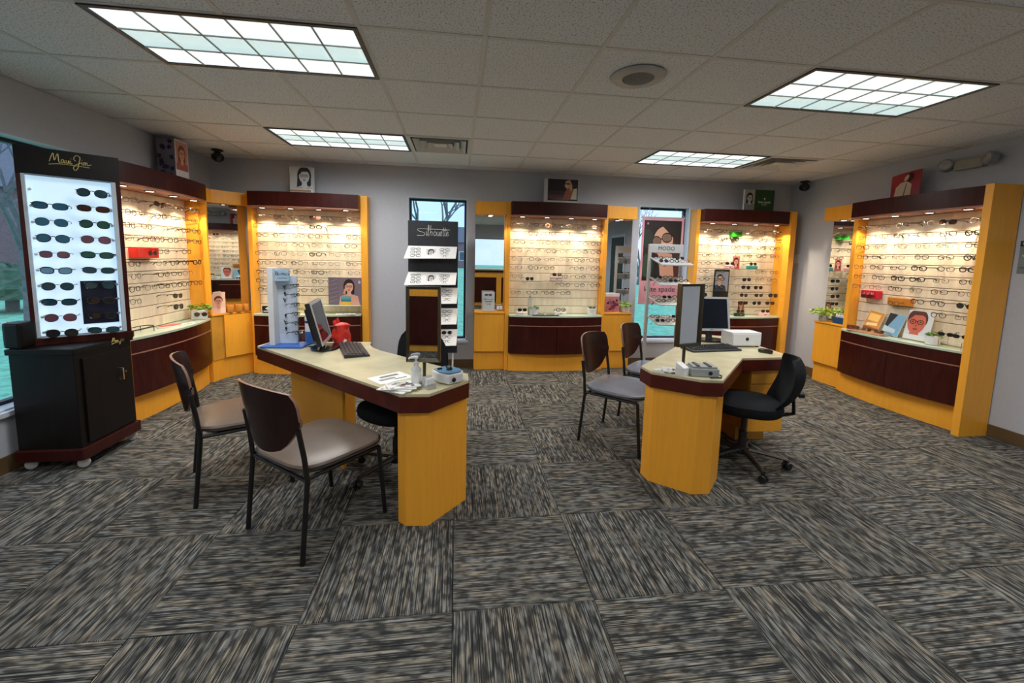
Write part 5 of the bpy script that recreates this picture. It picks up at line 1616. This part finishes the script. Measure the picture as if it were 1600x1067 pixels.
pl_ += shift(portrait_layers(0.29, 0.335, (118, 104, 116), (222, 168, 146), (34, 22, 24), spec=(34, 22, 24), fs=.21, fz=.66, cx=-.08, top=(212, 158, 140)), 0.06, 0)
pl_ += [((214, 160, 138), [(-.035, .13), (-.005, .13), (.0, .2), (-.02, .2)]), ((88, 158, 168), rect(-.06, .06, .07, .105)), ((222, 172, 60), rect(-.06, .06, .0, .04)), ((60, 120, 140), rect(-.06, .06, .04, .07)), ((190, 180, 192), ellipse(.16, .28, .014, .02))]
card('portrait_card', 'wide card of a woman resting her chin on her hand on the riser', 'card', (-0.868, 3.10, CZ + 0.1045), 0, 0.41, 0.335, pl_, thick=0.006)
t = thing('lens_tray', 'low white tray with samples under the glass riser', 'tray', (-0.85, 3.00, CZ))
rbox('tray_body', -0.11, 0.11, -0.03, 0.03, 0, 0.008, M['white'], t, 0.002)
for q in range(4):
    MB().lathe([(0.012, 0), (0.013, 0.003), (0.003, 0.005)], 12).build('sample', M['red'] if q == 1 else M['grey'], t, (-.08 + q * .05, 0, .0082))

# middle counter
def case_with_glasses(label, glabel, loc, rz, col, w=0.16, d=0.06, h=0.045, lens='brown', shape='soft', gscale=.95):
    t = thing('glasses_case', label, 'glasses case', loc, rz)
    m_ = mat('case_%02x%02x%02x' % col, S(*col), 0.4, noise=8, amount=.08)
    pad(MB(), w / 2, d / 2, 3.2, 0.0, h * .48, 0, n=24).build('lower_shell', m_, t, smooth=True)
    pad(MB(), w / 2, d / 2, 3.2, h * .5, h * .92, h * .08, n=24).build('upper_shell', m_, t, smooth=True)
    rbox('clasp', -0.012, 0.012, -d / 2 - .003, -d / 2 + .002, h * .4, h * .62, M['chrome'], t, 0.001)
    mw = world_m(loc, rz) @ Matrix.Translation((0, -0.02, h + 0.024)) @ Matrix.Rotation(R(-8), 4, 'X')
    eyewear('s' if lens != 'clear' else 'b', shape, lens, mw, glabel, 'glasses shown on cases', gscale)
case_with_glasses('white case under dark glasses at the left of the middle counter', 'dark sunglasses on the white case at the left of the middle counter', (1.30, 3.02, CZ), R(8), (226, 218, 208), lens='grey')
case_with_glasses('white open-topped case in the middle of the middle counter', 'black eyeglasses on the white case in the middle counter centre', (1.81, 3.04, CZ), R(-4), (222, 220, 216), lens='clear')
t = thing('display_tower', 'small grey tower topped with a pair of ears on the middle counter', 'ornament', (1.415, 3.10, CZ))
rbox('tower', -0.025, 0.025, -0.02, 0.02, 0, 0.215, mat('tower_grey', S(196, 192, 178), 0.5, noise=8), t, 0.003)
MB().lathe([(0.006, 0.2155), (0.016, 0.228), (0.012, 0.243), (0.003, 0.25)], 12).build('ornament_head', M['grey'], t, smooth=True)
t = thing('sample_tray', 'black tray of small lenses on the middle counter', 'tray', (1.60, 2.985, CZ))
rbox('tray_body', -0.17, 0.17, -0.035, 0.035, 0, 0.012, M['black'], t, 0.003)
for q in range(7):
    MB().lathe([(0.016, 0), (0.018, 0.004), (0.005, 0.008)], 12).build('sample', [M['white'], M['grey'], M['chrome']][q % 3], t, (-.14 + q * .046, 0, .0122))
planter('small green trailing plant left of the black lens tray', (1.455, 3.035, CZ), 'leafy', 30, 0.045, mat('leaf_bluegreen', (0.10, 0.32, 0.18), 0.45, noise=20, amount=.4), 21)
planter('succulent in a white bowl at the right of the middle counter', (2.235, 3.06, CZ), 'succulent', 24, 0.035, mat('succulent_green', (0.10, 0.20, 0.10), 0.45, noise=20, amount=.4), 5)
planter('lime green plant on the maple side cabinet by the banner', (2.73, 3.15, 0.7653), 'leafy', 80, 0.075, M['leaf_lime'], 6)
t = thing('sign_holder', 'white printed sign in a clear holder on the left side cabinet', 'sign', (0.88, 3.12, 0.7653))
rbox('sheet', -0.078, 0.078, -0.002, 0.001, 0.006, 0.255, M['paper'], t, 0)
rbox('clear_cover', -0.082, 0.082, -0.005, -0.0028, 0, 0.26, M['clear'], t, 0)
rbox('foot', -0.082, 0.082, -0.03, 0.03, 0, 0.005, M['clear'], t, 0.001)
print_layer('printed_picture', t, [((74, 82, 110), ellipse(-.03, .215, .022, .014)), ((74, 82, 110), ellipse(.02, .215, .022, .014)), ((74, 82, 110), rect(-.02, .04, .222, .228))], -0.0055)
print_layer('printed_lines', t, [((110, 114, 124), rect(-.06, -.028, .156, .166)), ((150, 152, 160), rect(-.02, .006, .154, .162)), ((150, 152, 160), rect(.014, .064, .155, .163)), ((112, 118, 128), rect(-.045, .048, .124, .136)),
            ((130, 136, 146), rect(-.026, -.008, .092, .102)), ((130, 136, 146), rect(-.002, .03, .092, .102))], -0.0056)
t = thing('card_holder', 'small clear holder of cards beside the white sign', 'card holder', (1.025, 3.13, 0.7653))
rbox('holder_body', -0.04, 0.04, -0.025, 0.025, 0, 0.03, M['clear'], t, 0.002)
for s in (-1, 1):
    rbox('card_stack', s * .02 - .016, s * .02 + .016, -0.018, 0.018, 0.0302, 0.07, M['paper'], t, 0.001)
pl_ = [((190, 120, 120), rect(-.098, .098, 0, .25)), ((222, 206, 204), rect(-.098, .098, .21, .25))]
rnd = random.Random(12)
for q in range(26):
    x0, z0 = rnd.uniform(-.09, .06), rnd.uniform(.01, .17)
    pl_.append((rnd.choice([(120, 40, 66), (90, 40, 80), (196, 90, 70), (150, 70, 100), (60, 30, 50)]), rect(x0, min(.096, x0 + rnd.uniform(.015, .05)), z0, z0 + rnd.uniform(.015, .035))))
card('display_box', 'purple and red patterned box on the side cabinet by the lime plant', 'display box', (2.53, 3.115, 0.7653), 0, 0.196, 0.25, pl_, thick=0.035)
t = thing('glass_shelf', 'clear shelf on the middle rack carrying a pale case', 'shelf', (1.14, YB, 0))
rbox('shelf_plate', 0.17, 0.74, -0.20, -0.051, 1.165, 1.171, M['clear'], t, 0.001)
for x_ in (0.22, 0.69):
    rbox('shelf_bracket', x_ - .004, x_ + .004, -0.19, -0.051, 1.150, 1.1645, M['chrome'], t, 0.001)
case_with_glasses('pale pink case on the clear shelf of the middle rack', 'dark sunglasses leaning on the pale pink case of the middle rack', (1.76, 3.11, 1.1715), R(-3), (222, 196, 188), w=.18, h=.06, lens='brown')
eyewear('s', 'round', 'grey', Matrix.Translation((1.40, 3.075, 1.197)) @ Matrix.Rotation(R(18), 4, 'Z'), 'round dark sunglasses alone at the left of the clear shelf', 'glasses shown on cases', 0.95)

# right corner counter
case_with_glasses('dark green case at the left of the right corner counter', 'dark sunglasses on the dark green case in the right corner', (4.31, 3.03, CZ), R(5), (22, 52, 42), lens='grey')
case_with_glasses('pale pink case at the right of the right corner counter', 'brown sunglasses on the pale pink case in the right corner', (4.70, 3.05, CZ), R(-4), (236, 184, 186), lens='brown')
t = card('portrait_card', 'small brown portrait card behind the dark green case', 'card', (4.40, 3.13, CZ), 0, 0.10, 0.20, portrait_layers(0.10, 0.20, (176, 130, 100), (206, 150, 120), (90, 50, 34), fs=.36, fz=.7, top=(150, 96, 70)), thick=0.006)
t = thing('easel_display', 'tall black easel with a portrait of a man behind the monitor', 'display stand', (4.055, 3.09, CZ))
rbox('board', -0.11, 0.11, 0.0, 0.012, 0.20, 0.63, M['black_gloss'], t, 0.002)
print_layer('printed_picture', t, shift(portrait_layers(0.19, 0.27, (150, 156, 166), (222, 178, 154), (40, 30, 28), fs=.26, fz=.62, cx=-.15, top=(60, 66, 80), long_hair=False), 0, 0.33), -0.0006)
rbox('support_column', -0.02, 0.02, 0.0, 0.02, 0.012, 0.1995, M['white'], t, 0.002)
rbox('foot', -0.11, 0.11, -0.03, 0.05, 0, 0.0115, M['black_gloss'], t, 0.003)
for s in (-1, 1):
    rbox('name_block', s * .068 - .045, s * .068 + .045, -0.028, -0.004, 0.0118, 0.075, M['black_gloss'], t, 0.002)
t = thing('glass_shelf', 'clear shelf on the right corner rack with pink and teal cases', 'shelf', (3.68, YB, 0))
rbox('shelf_plate', 0.36, 0.98, -0.20, -0.051, 1.372, 1.378, M['clear'], t, 0.001)
for x_ in (0.40, 0.94):
    rbox('shelf_bracket', x_ - .004, x_ + .004, -0.19, -0.051, 1.357, 1.3715, M['chrome'], t, 0.001)
case_with_glasses('teal case on the clear shelf of the right corner rack', 'round dark sunglasses on the teal case', (4.50, 3.11, 1.3785), R(4), (26, 150, 150), lens='grey', shape='round', w=.17)
case_with_glasses('pale pink case on the clear shelf of the right corner rack', 'dark sunglasses on the pink case of the clear shelf', (4.16, 3.11, 1.3785), R(-6), (238, 186, 190), lens='grey', w=.14)
t = card('portrait_card', 'small rosy portrait card on the clear shelf between two cases', 'card', (4.29, 3.155, 1.3785), 0, 0.11, 0.17, portrait_layers(0.11, 0.17, (206, 110, 104), (226, 156, 138), (50, 22, 24), fs=.34, fz=.55, top=(176, 70, 70)), thick=0.006)
t = thing('shelf_plate', 'bright green sign block at the top of the right corner rack', 'sign', (4.26, YB - 0.075, 1.845), 0)
rbox('block', -0.07, 0.07, -0.05, 0.023, -0.035, 0.035, mat('bright_green', S(40, 146, 30), 0.3, noise=8), t, 0.003)
print_layer('printed_mark', t, [((20, 84, 16), rect(-.045, .045, -.006, .004))], -0.051)

# right wall counter
planter('leafy green plant in a glass pot on the right wall side cabinet', (4.99, 2.40, 0.7653), 'leafy', 150, 0.135, M['leaf_lime'], 14, 'glass')
t = thing('blue_carton', 'dark blue carton with white bottle tops beside the leafy plant', 'box', (5.01, 2.19, 0.7653), -PI / 2)
rbox('carton', -0.07, 0.07, -0.035, 0.035, 0, 0.075, mat('carton_blue', S(26, 68, 116), 0.4, noise=8), t, 0.003)
for q in range(4):
    MB().lathe([(0.014, 0.0752), (0.014, 0.10), (0.008, 0.105), (0.008, 0.125)], 12).build('bottle_top', M['white'], t, (-.05 + q * .033, 0, 0), smooth=True)
def lean_card(name, label, cat, y, x, w, h, layers, tilt, roll=0.0, body=None):
    t = thing(name, label, cat, (x, y, CZ + 0.0125), -PI / 2)
    rbox('card_body', -w / 2, w / 2, 0, 0.006, 0, h, body or M['paper'], t, 0.001, rot=(-tilt, roll, 0))
    print_layer('printed_picture', t, layers, -0.0006, rot=(-tilt, roll, 0))
    return t
lean_card('magazine', 'orange magazine leaning on the right wall rack', 'magazine', 1.79, 4.955, 0.17, 0.23, [((206, 140, 56), rect(-.083, .083, .002, .228)), ((240, 196, 110), rect(-.07, .05, .12, .2)), ((120, 70, 30), rect(-.08, .08, .02, .05)), ((236, 214, 170), [(-.06, .06), (.06, .08), (.05, .11), (-.06, .09)])], R(16), R(8))
lean_card('magazine', 'blue and black magazine leaning right of the orange one', 'magazine', 1.57, 4.955, 0.17, 0.23, [((120, 168, 206), rect(-.083, .083, .002, .228)), ((24, 30, 40), [(-.083, .228), (.0, .228), (-.05, .08), (-.083, .1)]), ((190, 214, 230), [(-.08, .03), (.04, .03), (.04, .07), (-.08, .09)])], R(16), R(6))
lean_card('portrait_card', 'card of a red-lit face in black glasses on the right wall counter', 'card', 1.31, 4.945, 0.23, 0.29,
          [((214, 220, 226), rect(-.115, .115, 0, .29))] + shift(portrait_layers(0.22, 0.235, (206, 214, 222), (206, 104, 84), (86, 44, 36), spec=(14, 14, 18), fs=.46, fz=.50, cx=-.10, top=(206, 110, 92), long_hair=False), 0, 0.05), R(10))
t = thing('sunglasses_tray', 'shallow patterned tray of sunglasses on the right wall counter', 'tray', (4.885, 1.74, CZ), -PI / 2)
rbox('tray_body', -0.19, 0.19, -0.055, 0.05, 0, 0.012, mat('tray_brown', S(160, 120, 92), 0.5, noise=40, amount=.4), t, 0.003)
for q in range(3):
    eyewear('r', 'soft', 'brown', Matrix.Translation((4.87, 1.87 - q * .135, CZ + 0.042)) @ Matrix.Rotation(-PI / 2, 4, 'Z') @ Matrix.Rotation(R(-20), 4, 'X'), 'tortoise sunglasses in the patterned tray, %s from left' % ORD[q], 'tray sunglasses', 0.85)
t = thing('maroon_box', 'small maroon box at the left end of the right wall counter', 'box', (4.97, 1.985, CZ), -PI / 2)
rbox('box_body', -0.045, 0.045, -0.03, 0.03, 0, 0.035, mat('maroon', S(110, 40, 34), 0.5, noise=8), t, 0.002)
rbox('box_lid', -0.046, 0.046, -0.031, 0.031, 0.0352, 0.045, mat('maroon', S(110, 40, 34), 0.5, noise=8), t, 0.002)
planter('sprig of green in a small white pot right of the red-lit portrait', (4.93, 1.14, CZ), 'leafy', 30, 0.045, M['leaf'], 31)
t = thing('wire_riser', 'wire rack holding two slanted sunglasses at the end of the right counter', 'riser', (4.93, 0.965, CZ), -PI / 2)
for s in (-1, 1):
    MB().tube([(s * .09, -.05, 0), (s * .09, -.05, .07), (s * .09, .05, .10), (s * .09, .05, 0)], 0.003, 6).build('wire_leg', M['chrome'], t)
MB().tube([(-.09, -.05, .07), (.09, -.05, .07)], 0.003, 6).build('wire_bar', M['chrome'], t)
MB().tube([(-.09, .05, .10), (.09, .05, .10)], 0.003, 6).build('wire_bar', M['chrome'], t)
for q in range(2):
    eyewear('s', 'soft', 'grey', Matrix.Translation((4.90, 1.02 - q * .115, CZ + 0.115 + .006)) @ Matrix.Rotation(-PI / 2 + R(20), 4, 'Z') @ Matrix.Rotation(R(10), 4, 'X'), 'dark sunglasses on the wire rack of the right counter, %s one' % ('left', 'right')[q], 'wire rack sunglasses', 0.85)
t = thing('shelf_plate', 'red sign block with white letters on the right wall rack', 'sign', (XR - 0.075, 1.865, 1.115), -PI / 2)
rbox('block', -0.09, 0.09, -0.05, 0.023, -0.01, 0.075, mat('crimson', S(214, 26, 54), 0.3, noise=8), t, 0.003)
print_layer('printed_marks', t, [((250, 170, 180), [(-.06, .03), (-.05, .03), (-.04, .058), (-.046, .058)]), ((250, 170, 180), [(-.025, .058), (-.015, .03), (-.008, .03), (-.018, .058)]), ((250, 170, 180), [(-.01, .03), (0, .03), (.012, .06), (.004, .06)]), ((250, 170, 180), rect(.03, .036, .03, .058)), ((250, 170, 180), rect(.036, .052, .041, .047)), ((250, 170, 180), rect(.052, .058, .03, .058))], -0.0508)
eyewear('s', 'cat', 'brown', world_m((XR - 0.075, 1.865, 1.115), -PI / 2) @ Matrix.Translation((0, -0.075, 0.012)), 'red-brown sunglasses in front of the red sign block', 'signed sunglasses', 0.95)
t = thing('shelf_plate', 'wooden sign block on a shelf of the right wall rack', 'sign', (XR - 0.075, 1.56, 1.06), -PI / 2)
rbox('block', -0.11, 0.11, -0.03, 0.023, 0.0, 0.075, mat('amber_wood', S(196, 124, 34), 0.4, noise=6, amount=.2), t, 0.003)
rbox('ledge', -0.15, 0.15, -0.12, 0.023, -0.01, -0.0005, M['clear'], t, 0.001)
eyewear('r', 'round', 'clear', world_m((XR - 0.075, 1.56, 1.06), -PI / 2) @ Matrix.Translation((0, -0.085, 0.022)), 'round eyeglasses on the ledge of the wooden sign block', 'signed sunglasses', 0.95)

# ------------------------------------------------------------------ front part of the room, seen in the mirrors
t = thing('reception_counter', 'long maple reception counter with mahogany panels, seen in the mirrors', 'counter', (1.2, -3.9, 0))
rbox('carcass', -2.2, 2.2, -0.5, -0.02, 0.0, 1.0, M['maple_dark_edge'], t, 0)
rbox('counter_ledge', -2.28, 2.28, -0.55, 0.08, 1.06, 1.10, M['laminate'], t, 0.004)
rbox('edge_band', -2.25, 2.25, -0.52, 0.05, 1.001, 1.0595, M['mahogany'], t, 0.002)
for q in range(5):
    x0 = -2.2 + q * 0.88
    rbox('maple_frame', x0 + .002, x0 + .15, -0.0195, 0.012, 0.0, 1.0, M['maple'], t, 0.002)
    rbox('maple_rail', x0 + .152, x0 + .878, -0.0195, 0.012, 0.85, 1.0, M['maple'], t, 0.002)
    rbox('dark_panel', x0 + .152, x0 + .878, -0.0195, 0.002, 0.10, 0.848, M['mahogany'], t, 0.002)
d = struct(rbox('door_1', XR - 0.05, XR - 0.001, -3.6, -2.7, 0.005, 2.1, mat('teal_door', S(28, 58, 60), 0.5, noise=5), None, 0.003))
MB().lathe([(0.012, 0), (0.012, 0.03), (0.028, 0.035), (0.026, 0.06), (0.006, 0.066)], 14).build('door_handle', M['chrome'], d, (XR - 0.05, -2.8, 1.0), (0, -PI / 2, 0), True)
d = struct(rbox('door_2', XR - 0.05, XR - 0.001, -0.75, 0.15, 0.005, 2.1, M['mahogany'], None, 0.003))
MB().lathe([(0.012, 0), (0.012, 0.03), (0.028, 0.035), (0.026, 0.06), (0.006, 0.066)], 14).build('door_handle', M['chrome'], d, (XR - 0.05, -0.66, 1.0), (0, -PI / 2, 0), True)
mb = MB()
for y0, y1 in ((-3.68, -3.601), (-2.699, -2.62), (-0.83, -0.751), (0.151, 0.23)):
    mb.box(XR - 0.03, XR - 0.001, y0, y1, 0.005, 2.18)
for y0, y1 in ((-3.601, -2.699), (-0.751, 0.151)):
    mb.box(XR - 0.03, XR - 0.001, y0, y1, 2.101, 2.18)
struct(mb.build('trim_1', M['reveal']))

# ------------------------------------------------------------------ outdoors
lawn = MB()
nx = 24
vs = []; fs = []
for i in range(nx + 1):
    for j in range(nx + 1):
        x = -70 + 140 * i / nx; y = -70 + 140 * j / nx
        vs.append((x, y, -0.16))
for i in range(nx):
    for j in range(nx):
        a = i * (nx + 1) + j
        fs.append((a, a + nx + 1, a + nx + 2, a + 1))
gm = mat('lawn_grass', (0.17, 0.52, 0.38), 0.9, noise=9.0, amount=0.35, stretch=(1, 1, 1))
ground = lawn.add(vs, fs).build('lawn', gm)
ground['label'] = 'green lawn outside the windows'
ground['category'] = 'lawn'
ground['kind'] = 'stuff'
bark = mat('bare_bark', (0.13, 0.14, 0.17), 0.8, noise=12, amount=.3)
def bare_tree(label, x, y, h, seed):
    t = thing('bare_tree', label, 'tree', (x, y, -0.16))
    rnd = random.Random(seed)
    trunk = MB(); twigs = MB()
    def grow(p, d, L, r, depth):
        q = p + d * L
        mid = p + d * L * .5 + Vector((rnd.uniform(-1, 1), rnd.uniform(-1, 1), rnd.uniform(-.3, .3))) * L * .07
        (trunk if depth < 2 else twigs).tube([p, mid, q], [r, r * .86, r * .7], 6 if depth < 2 else 4)
        if depth >= 6:
            return
        for k_ in range(3 if depth < 5 else 2):
            ax = Vector((rnd.uniform(-1, 1), rnd.uniform(-1, 1), rnd.uniform(-.2, .6))).normalized()
            nd = (d + ax * rnd.uniform(.5, .85)).normalized()
            nd.z = max(nd.z, .05); nd.normalize()
            grow(q, nd, L * rnd.uniform(.62, .8), r * .62, depth + 1)
    grow(Vector((0, 0, 0)), Vector((0, 0, 1)), h * .24, h * .013, 0)
    trunk.build('trunk', bark, t)
    twigs.build('branches', bark, t)
    return t
bare_tree('bare branching tree outside the window behind the black board stand', -0.35, 12.5, 7.0, 4)
bare_tree('bare tree on the lawn beyond the left window', -8.0, 7.2, 6.5, 8)
bare_tree('bare tree far out beyond the banner window', 12.2, 24, 7, 15)
brick = mat('brick_house', S(120, 100, 112), 0.8, noise=20, amount=.2)
def house(label, x, y, rz, w, d, h, seed):
    t = thing('house', label, 'building', (x, y, -0.16), rz)
    rbox('walls', -w / 2, w / 2, -d / 2, d / 2, 0, h, brick, t, 0)
    MB().extr([(-d / 2 - .3, h), (d / 2 + .3, h), (0, h + d * .28)], -w / 2 - .3, w / 2 + .3, 'x').build('roof', mat('roof_shingle', S(96, 104, 122), 0.8, noise=14, amount=.2), t)
    n = int(w / 2.2)
    for q in range(n):
        xx = -w / 2 + (q + .5) * w / n
        wf = rbox('window', xx - .5, xx + .5, -d / 2 - .05, -d / 2 + .02, 1.0, 2.2, M['white'], t, 0)
        rbox('pane', xx - .42, xx + .42, -d / 2 - .06, -d / 2 - .051, 1.08, 2.12, mat('house_glass', (0.06, 0.10, 0.16), 0.1, noise=4), wf, 0)
    return t
house('brick house far behind the lawn, seen through the back windows', 9, 58, 0, 18, 8, 3.4, 1)
house('brick house across the lawn, seen through the left window', -17.5, 17.5, R(45), 14, 8, 3.6, 2)
hedge_m = mat('hedge_green', (0.045, 0.13, 0.10), 0.8, noise=8, amount=.5)
for q, (x, y, r_) in enumerate(((-2.9, 31, 1.5), (12.6, 29, 1.9), (17.4, 31, 1.8), (23.0, 34, 2.0), (-10.5, 9.6, 0.8))):
    t = thing('round_shrub', 'dark rounded shrub outdoors, %s' % ['left of the back lawn', 'behind the pink window banner', 'right behind the banner window', 'furthest right on the back lawn', 'beyond the left window'][q], 'shrub', (x, y, -0.16))
    rnd = random.Random(40 + q)
    mb = MB()
    lp = []
    n_, m_ = 20, 10
    vs = []; fs = []
    for j in range(m_ + 1):
        ph = PI * .5 * j / m_
        for i in range(n_):
            a = 2 * PI * i / n_
            rr = r_ * (1 + rnd.uniform(-.13, .13))
            vs.append((rr * math.cos(a) * math.cos(ph) + 0, rr * math.sin(a) * math.cos(ph), .35 + rr * 1.0 * math.sin(ph)))
    for j in range(m_):
        for i in range(n_):
            fs.append((j * n_ + i, j * n_ + (i + 1) % n_, (j + 1) * n_ + (i + 1) % n_, (j + 1) * n_ + i))
    mb.add(vs, fs).build('crown', hedge_m, t)
    MB().tube([(0, 0, 0), (0.03, 0, .6)], 0.12, 8).build('stem', bark, t)
